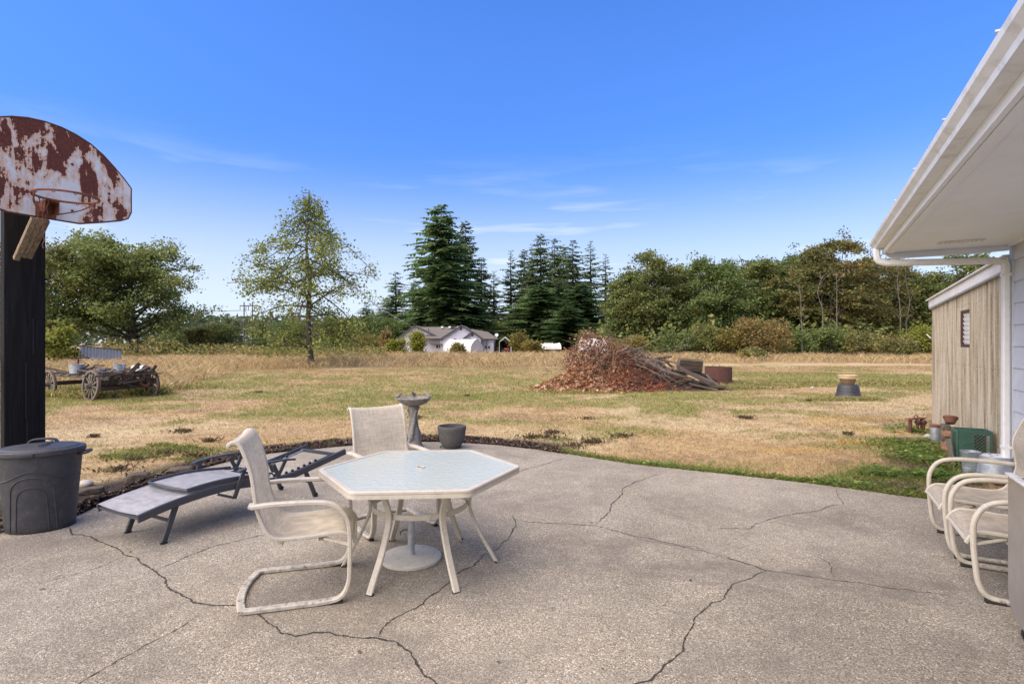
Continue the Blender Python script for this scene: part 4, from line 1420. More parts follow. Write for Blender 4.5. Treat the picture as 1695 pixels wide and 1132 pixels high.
# far wood closing the field
n = 26000
a = rng.random(n) * 1.9 - .95
dist = 190 + 70 * rng.random(n)
x = np.tan(a * .95) * dist
y = dist
top = 7.5 + 6.5 * fbm(x * .03 + 7, y * .02, 3) + 3.0 * (fbm(x * .25, y * .1, 2) - .5)
P = np.stack([x, y, top * rng.random(n) ** .75], 1)
V = leaf_quads(P, 1.9, rng)
me = raw_mesh('distant_wood', V, np.arange(len(V)).reshape(-1, 4), None, F_FAR)
tag(link('distant_wood', me), 'low distant band of woodland closing the field behind everything', 'woodland', kind='stuff')
# undergrowth below the right wood, one tangled mass
n = 15000
pxu = rng.uniform(990, 1780, n)
yd = rng.uniform(56, 74, n)
x = (pxu - 847.5) / FPX * yd
hh_ = 1.2 + 6.5 * fbm(x * .35, yd * .2 + 8, 3) ** 2
P = np.stack([x, yd, hh_ * rng.random(n) ** .8], 1)
V = leaf_quads(P, .46, rng)
me = raw_mesh('undergrowth', V, np.arange(len(V)).reshape(-1, 4), None, F_OLIVE)
tag(link('undergrowth', me), 'tangled dark undergrowth at the foot of the right wood', 'undergrowth', kind='stuff')
# rank weeds behind the wagon on the left
n = 9000
pxu = rng.uniform(170, 640, n)
yd = rng.uniform(44, 62, n)
x = (pxu - 847.5) / FPX * yd
hh_ = .5 + 1.5 * fbm(x * .35, yd * .35 + 3, 3) * np.interp(pxu, [170, 260, 340, 640], [1.3, 1.6, .9, .7])
P = np.stack([x, yd, hh_ * rng.random(n)], 1)
V = leaf_quads(P, .26, rng)
me = raw_mesh('rank_weeds', V, np.arange(len(V)).reshape(-1, 4), None, F_BROWN)
tag(link('rank_weeds', me), 'rank brownish weeds behind the meadow, below maple and birch', 'weeds', kind='stuff')


M_STEMBARK = plain('grey_stem_bark', (0.13, 0.11, 0.085), .95, var=.5, scale=3)


def bare_stem(px, top, Yd, r, label):
    x_ = (px - 847.5) / FPX * Yd
    H = HC + (566 - top) / FPX * Yd
    root = thing('bare_tree', label, 'tree', (x_, Yd, gzf(x_, Yd)), 0, 'bare pale stems at the wood edge')
    mm = MB()
    p = [Vector((rnd.gauss(0, .05) * k, rnd.gauss(0, .04) * k, H * k / 5)) for k in range(6)]
    pp = cr(p, 3)
    mm.tube(pp, [r * (1 - .75 * i / (len(pp) - 1)) for i in range(len(pp))], 6, cap=False)
    mm.build('trunk', M_STEMBARK, root, smooth=60)
    mm = MB()
    for k in range(9):
        b = pp[rnd.randint(6, len(pp) - 1)]
        e = b + Vector((rnd.gauss(0, .7), rnd.gauss(0, .5), rnd.uniform(.4, 1.4)))
        mm.tube([b, b.lerp(e, .5) + Vector((0, 0, .12)), e], [r * .3, r * .2, .01], 4, cap=False)
    tag(mm.build('branches', M_STEMBARK, root, smooth=60), kind='stuff')


bare_stem(1328, 470, 55, .075, 'single bare pale stem between orange vine maple and brownish maple')
bare_stem(1360, 455, 57, .09, 'bare pale stem just left of the leaning one under the brownish maple')
bare_stem(1385, 450, 58, .085, 'slightly leaning pale stem under the brownish maple')
bare_stem(1488, 440, 60, .09, 'dark slim stem in the gap left of the shed')
bare_stem(1500, 440, 61, .08, 'second slim stem in the gap, nearest the shed')


# ---------------------------------------------------------------- backboard on its post
BX, BY = -4.163, 4.85
NX, NY = DY, -DX                # board faces this way (towards the house)
post_c = Vector((BX - .37 * NX + .0, BY - .37 * NY, 0))
post = thing('timber_post', 'black creosoted timber post holding the rusty backboard', 'post', (post_c.x - NX * .07, post_c.y - NY * .07, 0), ROT_D)
mm = MB(); mm.box((0, 0, 1.62), (.305, .09, 3.34)); mm.build('timber', M_POST, post, bevel=.008)
for kk in range(3):
    mm = MB(); mm.box((rnd.uniform(-.1, .1), -.0462, .6 + kk * .5), (.006, .002, rnd.uniform(.3, .7))); mm.build('split', M_DARK, post)
plate = thing('sign_plate', 'rusty white metal plate hanging behind the left side of the black post', 'plate', (-4.72, 4.86, 1.22), ROT_D)
mm = MB()
mm.prism([(-.42, -.12), (-.25, -.17), (-.05, -.10), (.02, .0), (.02, .23), (-.42, .25)], .01, lambda u, v, w: (u, -w, v))
mm.build('panel', M_WHITEBOX, plate, bevel=.002)
mm = MB(); mm.box((.035, -.004, .11), (.018, .03, .24)); mm.build('edge_rail', M_WHITE, plate, bevel=.003)

bb = thing('basketball_backboard', 'fan shaped white backboard eaten by brown rust, with bare rim', 'backboard', (BX, BY, 2.64), ROT_D)
arc = [(.70, 3.09), (.64, 3.165), (.553, 3.257), (.455, 3.35), (.3486, 3.425), (.23, 3.475), (.12, 3.503), (0, 3.512)]
half = [(.26, 2.655), (.45, 2.705), (.61, 2.752), (.672, 2.785), (.70, 2.85)] + arc
outl = half + [(-a, b) for a, b in reversed(half[:-1])]
mm = MB()
mm.prism([(a, b - 2.64) for a, b in outl], .006, lambda u, v, w: (u, w - .003, v))
mm.build('board', M_BOARD, bb, smooth=0, bevel=.001)
mm = MB()
mm.tube([(a, 0.002, b - 2.64) for a, b in outl], .009, 6, closed=True)
mm.build('rolled_edge', M_RUST_DK, bb)
rim = MB()
rc = (0, -.385, .155)
rim.tube([(rc[0] + .228 * math.cos(a), rc[1] + .228 * math.sin(a), rc[2]) for a in np.linspace(0, 2 * math.pi, 40, endpoint=False)], .0095, 8, closed=True)
rimo = rim.build('rim', M_RUST, bb)
mm = MB()
mm.box((0, -.012, .085), (.15, .012, .13))
mm.box((0, -.085, .15), (.10, .14, .008))
mm.box((-.05, -.07, .10), (.008, .12, .10)); mm.box((.05, -.07, .10), (.008, .12, .10))
mm.build('rim_bracket', M_RUST, bb, bevel=.002)
for s in (-1, 1):
    mm = MB()
    mm.tube(cr([(s * .215, -.385, .148), (s * .17, -.24, .09), (s * .05, -.06, .045), (s * .03, -.015, .04)], 4), .006, 6)
    mm.build('rim_brace', M_RUST, bb)
for kk in range(10):
    a = 2 * math.pi * kk / 10 + .2
    mm = MB(); mm.tube([(rc[0] + .228 * math.cos(a + j), rc[1] + .228 * math.sin(a + j), rc[2] - .008 - .014 * math.sin((j + .05) / .1 * math.pi)) for j in (-.05, -.02, .02, .05)], .003, 5)
    mm.build('net_hook', M_RUST, rimo)
# remnant of chain net
for (a, ln, sw) in ((1.75, .42, -.03), (1.95, .36, .02), (2.1, .30, .0), (.35, .12, .03), (.1, .16, -.03), (2.6, .10, .05)):
    p0 = Vector((rc[0] + .228 * math.cos(a), rc[1] + .228 * math.sin(a), rc[2] - .01))
    mm = MB()
    N = int(ln / .022)
    for j in range(N):
        c0 = p0 + Vector((sw * j / N + .006 * math.sin(j * 1.7), .02 * j / N, -ln * j / N))
        c1 = p0 + Vector((sw * (j + 1.2) / N + .006 * math.sin((j + 1) * 1.7), .02 * (j + 1.2) / N, -ln * (j + 1.2) / N))
        mm.bar(c0, c1, .008 if j % 2 else .003, .003 if j % 2 else .008, up=(0, 1, 0))
    mm.build('chain', M_RUST, rimo)
for (u, v) in ((-.2, .1), (.2, .12), (-.2, .55), (.2, .55), (.42, .2), (.5, .35)):
    mm = MB(); mm.lathe([(.012, 0), (.012, .004), (.005, .009)], 8, M=Matrix.Rotation(R(90), 3, 'X'), c=(u, -.004, v)); mm.build('bolt', M_RUST_DK, bb)
# mounting timbers
for s in (-.075, -.03, .015):
    mm = MB()
    mm.bar((s, .01, -.0), (s - .03, .29, -.315 - .03 * (s < -.05)), .041, .05, up=(0, -1, .3))
    mm.build('brace_plank', M_TANWOOD, bb, bevel=.004)
for s in (-.12, .12):
    mm = MB(); mm.box((s, .19, .42), (.05, .36, .09)); mm.build('mounting_block', M_OLDWOOD, bb, bevel=.004)

# ---------------------------------------------------------------- trash can
can = thing('trash_can', 'large black plastic trash can with oval lid in front of the post', 'trash can', (-3.95, 4.56, 0), R(24))


def arch_wob(a, z):
    return 0.0


sx_, sy_ = .865, .72
mm = MB()
mm.lathe([(.255, 0), (.268, .012), (.272, .05), (.300, .36), (.322, .60), (.326, .625), (.333, .632), (.333, .648), (.318, .650), (.30, .645)], 48, sx=sx_, sy=sy_)
cb = mm.build('body', M_PLASTIC, can, smooth=40)


def arch(xh, ztop, drop, rad):
    """raised rib in the shape of an arch on the near face"""
    P_ = []
    for k in range(33):
        f = k / 32
        if f < .3: x0, z0 = -xh * 1.12 + .12 * xh * f / .3, ztop * .72 * f / .3 + .02
        elif f > .7: x0, z0 = xh * 1.12 - .12 * xh * (1 - f) / .3, ztop * .72 * (1 - f) / .3 + .02
        else:
            b = (f - .3) / .4 * math.pi
            x0, z0 = -xh * math.cos(b), ztop * .72 + .02 + ztop * .28 * math.sin(b)
        rr_ = .272 + (.322 - .272) * (z0 - .05) / .55
        th = -math.pi / 2 + x0 / rr_
        P_.append((math.cos(th) * (rr_ + .001) * sx_, math.sin(th) * (rr_ + .001) * sy_, z0))
    mm = MB(); mm.tube(P_, rad, 6)
    return mm.build('arch_rib', M_PLASTIC, can)


arch(.17, .44, 0, .006)
arch(.115, .36, 0, .005)
P_ = []
for k in range(40):
    th = -math.pi * 1.02 + math.pi * 1.04 * k / 39
    z0 = .42 + .085 * math.exp(-((th + math.pi / 2) / .55) ** 2)
    rr_ = .272 + .05 * (z0 - .05) / .55
    P_.append((math.cos(th) * (rr_ + .001) * sx_, math.sin(th) * (rr_ + .001) * sy_, z0))
mm = MB(); mm.tube(P_, .006, 6); mm.build('shoulder_rib', M_PLASTIC, can)
mm = MB()
mm.lathe([(.345, .625), (.352, .632), (.352, .660), (.345, .668), (.31, .672), (.30, .680), (.12, .702), (0.0, .706)], 48, sx=sx_, sy=sy_)
lid = mm.build('lid', M_PLASTIC, can, smooth=30)
mm = MB()
mm.sweep(cr([(-.10, .05, .692), (-.075, .05, .724), (0, .05, .731), (.075, .05, .724), (.10, .05, .692)], 5), .045, .014, side=(0, 1, 0)); mm.build('grip', M_PLASTIC, lid)
mm = MB(); mm.tube([(.02 + .11 * math.cos(a) * .5, -.02 + .13 * math.sin(a), .705) for a in np.linspace(-1.5, 1.2, 12)], .004, 5); mm.build('lid_seam', M_PLASTIC, lid)
for s, ang in ((1, 0), (-1, math.pi)):
    c_, q_ = math.cos(ang), math.sin(ang)
    mm = MB()
    mm.tube(cr([(s * .265, -.05, .60), (s * .325, -.055, .612), (s * .335, 0, .615), (s * .325, .055, .612), (s * .265, .05, .60)], 5), .013, 8)
    mm.build('handle', M_PLASTIC, can)
mm = MB(); mm.box((-.03, -.256, .643), (.12, .02, .026)); mm.build('lid_tab', M_PLASTIC, lid, bevel=.005)

# ---------------------------------------------------------------- patio chairs


def spring_chair(loc, rz, label, rounded, fab, mw, top_x=-.42):
    """x forward, y left"""
    root = thing('patio_chair', label, 'chair', loc, rz, 'beige sling patio chairs')
    if rounded:
        fr = [(-.24, .605), (-.05, .612), (.13, .608), (.235, .575), (.29, .49), (.30, .38), (.288, .20), (.272, .10), (.235, .040), (.16, .022), (-.05, .020), (-.30, .020)]
        half = .30
    else:
        fr = [(-.255, .605), (-.12, .612), (.10, .605), (.20, .580), (.262, .515), (.285, .42), (.285, .20), (.275, .10), (.235, .035), (.16, .017), (-.05, .015), (-.30, .015)]
        half = .285
    for s in (-1, 1):
        pth = cr([(a, s * half, b) for a, b in fr], 5)
        ns = int(len(pth) * .80)
        mm = MB()
        if rounded: mm.tube(pth[:ns + 1], .0165, 10)
        else: mm.sweep(pth[:ns + 1], .042, .025)
        mm.build('arm_frame', M_CREAM, root)
        mm = MB()
        if rounded: mm.tube(pth[ns:], .0165, 10)
        else: mm.sweep(pth[ns:], .044, .027)
        mm.build('base_rail', mw, root)
        mm = MB()
        if rounded: mm.tube(cr([(.245, s * half, .012), (.20, s * (half - .002), .010), (.15, s * half, .009)], 3), .019, 8)
        else: mm.box((.21, s * half, .007), (.07, .036, .012))
        mm.build('foot_pad', M_RUBBER, root)
    mm = MB()
    pb = cr([(-.30, -half - .01, .015), (-.335, -half * .5, .015), (-.345, 0, .015), (-.335, half * .5, .015), (-.30, half + .01, .015)], 5)
    mm.sweep(pb, .022, .045, side=(0, 0, 1)); mm.build('rear_rail', mw, root)
    tx = top_x
    rail = [(tx - .040, .950), (tx - .020, .970), (tx + .012, .965), (tx + .040, .92), (tx + .085, .78), (-.235, .60), (-.195, .475), (-.155, .415), (-.09, .392), (.05, .392), (.20, .402), (.265, .396), (.305, .365), (.325, .325)]
    rp = cr(rail, 5)
    hw = half - .045
    for s in (-1, 1):
        mm = MB(); mm.sweep([(p[0], s * hw, p[1]) for p in rp] if False else [(p.x, s * hw, p.y) for p in [Vector((a, b, 0)) for a, b in [(q[0], q[1]) for q in rp]]], .024, .022)
        mm.build('seat_rail', M_CREAM, root)
    # sling between the rails, sagging a little
    n = 12
    vs, fs = [], []
    for i, p in enumerate(rp):
        sag = .018 if -.17 < p[0] < .3 and p[1] < .5 else .010
        tan = (Vector(rp[min(i + 1, len(rp) - 1)]) - Vector(rp[max(i - 1, 0)])).normalized()
        nrm = Vector((-tan.y, tan.x, 0))       # towards the sitter
        for k in range(n + 1):
            y_ = -hw + .006 + (2 * hw - .012) * k / n
            o_ = .006 - sag * (1 - (2 * k / n - 1) ** 2)
            vs.append((p[0] + nrm.x * o_, y_, p[1] + nrm.y * o_))
    for i in range(len(rp) - 1):
        for k in range(n):
            a = i * (n + 1) + k
            fs.append((a, a + 1, a + n + 2, a + n + 1))
    mm = MB(); mm.add(vs, fs); mm.build('sling', fab, root, smooth=180)
    for (x_, z_) in ((rail[0][0] + .004, rail[0][1]), (.318, .335)):
        mm = MB(); mm.tube([(x_, -hw, z_), (x_, hw, z_)], .012, 8); mm.build('sling_rod', M_CREAM, root)
    for x_, z_ in ((.12, .355), (-.11, .352)):
        mm = MB(); mm.bar((x_, -hw, z_), (x_, hw, z_), .03, .018); mm.build('cross_bar', M_CREAM, root)
    for s in (-1, 1):
        mm = MB(); mm.bar((.14, s * hw, .378), (.285, s * half, .34), .028, .008); mm.build('spring_plate', M_CREAM, root)
        mm = MB(); mm.bar((-.255, s * hw, .612), (-.255, s * (half + .012), .606), .03, .014); mm.build('arm_bracket', M_CREAM, root)
    return root


spring_chair((-1.325, 3.45, 0), R(16), 'beige sling chair pulled up to the left side of the glass table', False, M_SLING, M_CREAM_WORN, -.345)
spring_chair((-1.01, 4.60, 0), math.atan2(-.80, .60), 'beige sling chair behind the glass table, its back rising above the table', False, M_SLING, M_CREAM_WORN, -.345)
FN = math.atan2(.48, -.877)
spring_chair((3.30 + .877 * .27, 4.18 - .48 * .27, 0), FN, 'taupe sling chair farther along the house wall, next to the buckets', True, M_SLING_TAUPE, M_CREAM_WORN, -.30)
spring_chair((2.945 + .877 * .27, 3.52 - .48 * .27, 0), FN, 'taupe sling chair nearest the stainless cart, in front of the other taupe chair', True, M_SLING_TAUPE, M_CREAM_WORN, -.30)

# ---------------------------------------------------------------- table
TZ = .675
tab = thing('patio_table', 'hexagonal patio table with pebbled glass top and cream curved legs', 'table', (-.64, 3.80, 0), R(4))


def rhex(Rr, cr_, n=5):
    res = []
    for k in range(6):
        a = R(60 * k)
        c = Vector((math.cos(a), math.sin(a), 0)) * (Rr - cr_ / math.cos(R(30)))
        for j in range(n):
            b = a - R(30) + R(60) * j / (n - 1)
            res.append(c + Vector((math.cos(b), math.sin(b), 0)) * cr_)
    return res


HX = rhex(.705, .07)
HXi = rhex(.668, .055)
vs, fs = [], []
for lev, (z_, P_) in enumerate(((TZ - .045, HX), (TZ - .024, HX), (TZ - .022, rhex(.699, .068)), (TZ - .019, rhex(.699, .068)), (TZ - .017, HX), (TZ - .004, HX), (TZ, rhex(.700, .068)), (TZ, HXi), (TZ - .045, HXi))):
    vs += [(p.x, p.y, z_) for p in P_]
k = len(HX)
for l in range(9):
    for i in range(k):
        j = (i + 1) % k
        l2 = (l + 1) % 9
        fs.append((l * k + i, l * k + j, l2 * k + j, l2 * k + i))
mm = MB(); mm.add(vs, fs); mm.build('rim_frame', M_CREAM, tab, smooth=25)
# glass with umbrella hole
hole = [Vector((math.cos(a), math.sin(a), 0)) * .024 for a in np.linspace(0, 2 * math.pi, k, endpoint=False)]
hole = hole[-2:] + hole[:-2]
GI = rhex(.670, .056)
vs = [(p.x, p.y, TZ - .003) for p in GI] + [(p.x, p.y, TZ - .003) for p in hole] + [(p.x, p.y, TZ - .009) for p in GI] + [(p.x, p.y, TZ - .009) for p in hole]
fs = []
for i in range(k):
    j = (i + 1) % k
    fs += [(i, j, k + j, k + i), (2 * k + j, 2 * k + i, 3 * k + i, 3 * k + j), (k + i, k + j, 3 * k + j, 3 * k + i), (j, i, 2 * k + i, 2 * k + j)]
mm = MB(); mm.add(vs, fs); mm.build('glass_top', M_TGLASS, tab, smooth=0)
mm = MB()
mm.tube([(.027 * math.cos(a), .027 * math.sin(a), TZ - .001) for a in np.linspace(0, 2 * math.pi, 20, endpoint=False)], .004, 6, closed=True)
mm.build('hole_ring', M_CREAM, tab)
RB = .325
for kk in range(6):
    a = R(60 * kk)
    ca, sa = math.cos(a), math.sin(a)
    pth = cr([(r_ * ca, r_ * sa, z_) for r_, z_ in ((.47, TZ - .036), (.425, TZ - .075), (.37, .52), (.342, .43), (.355, .35), (.42, .20), (.50, .06), (.53, .004))], 5)
    mm = MB(); mm.sweep(pth, .044, .022, side=(-sa, ca, 0)); lg = mm.build('leg', M_CREAM, tab)
    mm = MB(); mm.bar((.518 * ca, .518 * sa, .012), (.535 * ca, .535 * sa, .002), .048, .012); mm.build('foot_cap', M_RUBBER, lg)
    mm = MB(); mm.bar((.44 * ca, .44 * sa, TZ - .03), (.61 * ca, .61 * sa, TZ - .03), .04, .012); mm.build('top_bracket', M_CREAM, tab)
mm = MB()
mm.sweep([(RB * math.cos(a), RB * math.sin(a), .425) for a in np.linspace(0, 2 * math.pi, 48, endpoint=False)], .036, .010, side=(0, 0, 1), closed=True)
mm.build('brace_ring', M_CREAM, tab)

ub = thing('umbrella_base', 'round cream iron umbrella base with grey tube under the table', 'umbrella base', (-.72, 3.885, 0))
mm = MB(); mm.lathe([(.205, .0), (.213, .004), (.215, .022), (.208, .028), (.06, .034), (.03, .037), (0.0, .037)], 48); mm.build('disc', plain('chipped_cream_iron', (.50, .475, .41), .6, var=.1, dirt=(.28, .21, .14), dirt_amt=.5, scale=9), ub, smooth=50)
mm = MB(); mm.tube([(0, 0, .035), (0, 0, .285)], .025, 16); mm.build('tube', M_GALV, ub)
mm = MB(); mm.tube(cr([(-.026, 0, .21), (-.055, -.01, .212), (-.07, -.015, .20), (-.075, -.02, .185)], 3), .004, 6); mm.build('screw_handle', M_DARK, ub)

# ---------------------------------------------------------------- sun lounger
lg = thing('sun_lounger', 'charcoal metal sun lounger with grey sling and its back folded flat', 'sun lounger', (-2.935, 4.24, 0), ROT_D)
# x along the lounger (0 at the near legs), y = 0 middle; rail profile
prof = [(-.13, .250), (.05, .285), (.28, .312), (.50, .322), (.70, .312), (.90, .288), (1.08, .272), (1.25, .282), (1.45, .312), (1.68, .350), (1.90, .388)]
rp = cr([(a, 0, b) for a, b in prof], 5)
HWL = .285
for s in (-1, 1):
    mm = MB(); mm.sweep([(p.x, s * HWL, p.z) for p in rp], .026, .060); mm.build('side_rail', M_CHARCOAL, lg)
mm = MB(); mm.bar((1.80, -HWL, .372), (1.80, HWL, .372), .03, .03); mm.build('head_bar', M_CHARCOAL, lg)
mm = MB(); mm.bar((1.04, -HWL, .266), (1.04, HWL, .266), .03, .03); mm.build('cross_bar', M_CHARCOAL, lg)
mm = MB(); mm.bar((-.115, -HWL, .252), (-.115, HWL, .252), .02, .022); mm.build('foot_bar', M_CHARCOAL, lg)


def strip_sheet(path, hw, sag, n=8):
    vs, fs = [], []
    for p in path:
        for k in range(n + 1):
            y_ = -hw + 2 * hw * k / n
            vs.append((p[0], y_, p[2] - sag * (1 - (2 * k / n - 1) ** 2)))
    for i in range(len(path) - 1):
        for k in range(n):
            a = i * (n + 1) + k
            fs.append((a, a + 1, a + n + 2, a + n + 1))
    mm = MB(); mm.add(vs, fs)
    return mm


sheet = [(p.x, 0, p.z + .031) for p in rp if p.x < .98]
strip_sheet(sheet, HWL - .004, .012).build('seat_sling', M_SLING_GREY, lg, smooth=180)
# folded back: its own narrower frame lying on the seat
bp = [(p.x, 0, p.z + .062) for p in rp if .20 < p.x < 1.0]
for s in (-1, 1):
    mm = MB(); mm.sweep([(p[0], s * (HWL - .012), p[2]) for p in bp], .022, .030); mm.build('back_rail', M_CHARCOAL, lg)
x0, z0 = bp[0][0], bp[0][2]
mm = MB(); mm.tube(cr([(x0 + .01, -HWL + .012, z0), (x0 - .03, -.16, z0 + .012), (x0 - .04, 0, z0 + .016), (x0 - .03, .16, z0 + .012), (x0 + .01, HWL - .012, z0)], 5), .011, 8); mm.build('back_top_bar', M_CHARCOAL, lg)
strip_sheet([(p[0], 0, p[2] - .006) for p in bp if p[0] < .9], HWL - .018, .010).build('back_sling', M_SLING_GREY, lg, smooth=180)
# legs
for (xa, za, xb) in ((.17, .290, .07), (1.40, .300, 1.53)):
    for s in (-1, 1):
        mm = MB(); mm.bar((xa, s * (HWL - .03), za), (xb, s * (HWL - .03), .012), .022, .040, up=(1, 0, 0)); l1 = mm.build('leg', M_CHARCOAL, lg, bevel=.003)
        mm = MB()
        if xa > 1: mm.tube([(xb, s * (HWL - .03) - .018, .022), (xb, s * (HWL - .03) + .018, .022)], .022, 12)
        else: mm.box((xb, s * (HWL - .03), .006), (.046, .028, .012))
        mm.build('foot_cap', M_RUBBER, l1)
    mm = MB(); mm.bar((xa * .55 + xb * .45, -HWL + .03, za * .55), (xa * .55 + xb * .45, HWL - .03, za * .55), .014, .022); mm.build('leg_stretcher', M_CHARCOAL, lg)
# arm rests with V struts
for s in (-1, 1):
    mm = MB(); mm.sweep(cr([(.64, s * (HWL + .045), .440), (.72, s * (HWL + .045), .456), (.90, s * (HWL + .045), .464), (1.10, s * (HWL + .045), .456), (1.22, s * (HWL + .045), .440)], 5), .045, .016); am = mm.build('armrest', M_CHARCOAL, lg)
    for pa, pb_ in (((.71, .448), (.62, .215)), ((1.13, .45), (1.04, .285)), ((1.0, .43), (1.07, .29))):
        mm = MB(); mm.bar((pa[0], s * (HWL + .03), pa[1]), (pb_[0], s * (HWL + .022), pb_[1]), .014, .034, up=(1, 0, 0)); mm.build('arm_strut', M_CHARCOAL, am)
    mm = MB(); mm.bar((.62, s * (HWL + .02), .222), (.48, s * (HWL + .012), .285), .012, .02, up=(1, 0, 0)); mm.build('arm_link', M_CHARCOAL, lg)
    # notched rack for the back
    rk = [(1.12, .268), (1.30, .280), (1.48, .310), (1.64, .338), (1.78, .364)]
    mm = MB(); mm.tube(cr([(a, s * (HWL - .07), b + .012) for a, b in rk], 3), .0075, 6)
    r1 = mm.build('rack', M_GALV if s > 0 else M_CHARCOAL, lg)
    for q in range(6):
        x_ = 1.22 + q * .07
        z_ = np.interp(x_, [a for a, b in rk], [b for a, b in rk]) + .024
        mm = MB(); mm.box((x_, s * (HWL - .07), z_), (.022, .02, .024), M=Matrix.Rotation(R(-18), 3, 'Y')); mm.build('rack_tooth', M_RUBBER, r1, bevel=.003)
for xa in (1.04, 1.10):
    mm = MB(); mm.tube([(xa, -HWL + .07, .315), (xa, HWL - .07, .315)], .008, 6); mm.build('prop_bar', M_GALV, lg)
for s in (-1, 1):
    mm = MB(); mm.tube(cr([(.90, s * .2, .35), (.99, s * .2, .345), (1.08, s * .2, .32)], 3), .009, 6); mm.build('prop_arm', M_CHARCOAL, lg)

# ---------------------------------------------------------------- bird bath and planter
bbp = gp(685, 742)
bath = thing('bird_bath', 'weathered stone bird bath with little birds on its scalloped rim', 'bird bath', (bbp.x, bbp.y, 0))
mm = MB()
mm.lathe([(.125, 0), (.13, .02), (.112, .06), (.088, .12), (.080, .19), (.066, .26), (.048, .32), (.044, .40), (.050, .47), (.066, .55), (.085, .60), (.06, .635)], 24,
         wob=lambda a, z: .10 * math.sin(3 * a + z * 9) + .06 * math.sin(5 * a - z * 14))
mm.build('pedestal', M_STONE, bath, smooth=60)
mm = MB()
mm.lathe([(.07, .625), (.13, .635), (.19, .665), (.225, .705), (.243, .732), (.235, .742), (.21, .728), (.16, .70), (.08, .685), (0, .682)], 40, wob=lambda a, z: (.045 * abs(math.sin(5 * a)) - .02) * (1 if z > .64 else 0))
bas = mm.build('basin', M_STONE, bath, smooth=60)
for a in (-2.9, 1.75, -.15):
    M3 = Matrix.Rotation(a + 2.6, 3, 'Z')
    c0 = Vector((.222 * math.cos(a), .222 * math.sin(a), .765))
    mm = MB()
    mm.tube([c0 + M3 @ Vector(p) for p in ((-.075, 0, .012), (-.045, 0, .0), (-.015, 0, -.002), (.015, 0, .012), (.030, 0, .034), (.046, 0, .040), (.062, 0, .036))], [.004, .012, .022, .022, .015, .015, .002], 10)
    mm.build('bird', M_STONE, bath, smooth=70)
for a in (.4, 2.2, 4.2):
    mm = MB()
    mm.tube(cr([(.085 * math.cos(a), .085 * math.sin(a), .10), (.085 * math.cos(a + .3), .085 * math.sin(a + .3), .20), (.058 * math.cos(a + .6), .075 * math.sin(a + .6), .34), (.048 * math.cos(a + .9), .048 * math.sin(a + .9), .46), (.09 * math.cos(a + 1.1), .09 * math.sin(a + 1.1), .57)], 4),
            [.03, .034, .036, .04, .036, .03, .024, .022, .024, .026, .028, .026, .022, .02, .018, .016, .012], 8)
    mm.build('carved_relief', M_STONE, bath, smooth=70)

pp = gp(748, 741)
mm = MB()
mm.lathe([(.105, 0), (.12, .012), (.168, .085), (.195, .18), (.203, .26), (.210, .28), (.210, .315), (.203, .325), (.182, .325), (.178, .27), (.17, .22), (.0, .20)], 36)
o = mm.build('planter', M_DKSTONE, None, smooth=40, loc=(pp.x, pp.y, 0))
tag(o, 'empty dark stone planter bowl at the slab edge beside the bird bath', 'planter')
hp = gp(732, 742)
mm = MB(); mm.tube(cr([(-.03, 0, .02), (0, .02, .035), (.03, 0, .02), (.05, -.01, .012)], 4), .012, 8)
tag(mm.build('hose_end', plain('green_hose_rubber', (.03, .12, .06), .5), None, loc=(hp.x, hp.y, 0)), 'small green hose end lying left of the dark stone planter', 'hose')

# edging stones
def rock(name, label, px, py, s, mat, seed, group=None):
    import bmesh
    p = gp(px, py)
    bm = bmesh.new()
    bmesh.ops.create_icosphere(bm, subdivisions=3, radius=1)
    r_ = random.Random(seed)
    ph = [r_.uniform(0, 6) for _ in range(6)]
    for v in bm.verts:
        k = 1 + .12 * math.sin(3 * v.co.x + ph[0]) + .12 * math.sin(4 * v.co.y + ph[1]) + .08 * math.sin(6 * v.co.z + ph[2] + 2 * v.co.x)
        for ax in range(3):
            v.co[ax] = max(-.72, min(.72, v.co[ax] * k)) if mat is not M_PALEROCK else v.co[ax]
        v.co.x *= s[0]; v.co.y *= s[1]; v.co.z *= s[2]
    me_ = bpy.data.meshes.new(name)
    bm.to_mesh(me_); bm.free()
    me_.shade_smooth(); me_.materials.append(mat)
    z_ = gzf(p.x, p.y) + s[2] * .5
    o = link(name, me_, None, (p.x, p.y, z_), (0, 0, r_.uniform(0, .6)))
    tag(o, label, 'rock', group)


rock('rock', 'brown mossy edging rock in the mulch left of the lounger', 228, 794, (.155, .10, .085), M_ROCK, 1)
rock('rock', 'orange topped edging rock behind the middle of the lounger', 300, 782, (.17, .10, .08), M_ROCK, 2)
rock('rock', 'smooth pale stone beside the trash can', 141, 800, (.075, .06, .045), M_PALEROCK, 3)
rock('rock', 'low dark edging rock just below the smooth pale stone', 150, 812, (.16, .08, .05), M_ROCK, 4)
rock('rock', 'small white pebble lying in the mulch', 234, 806, (.028, .02, .015), M_PALEROCK, 5)
rock('rock', 'small dark lump against the left base of the trash can', 4, 877, (.04, .04, .03), M_DKSTONE, 6)
rock('rock', 'round grey stone by the white can near the shed', 1536, 723, (.055, .055, .055), M_PALEROCK, 7)
rock('rock', 'tan stone in the grass left of the inverted black pot', 1345, 642, (.10, .06, .05), M_PALEROCK, 8)
rr = random.Random(9)
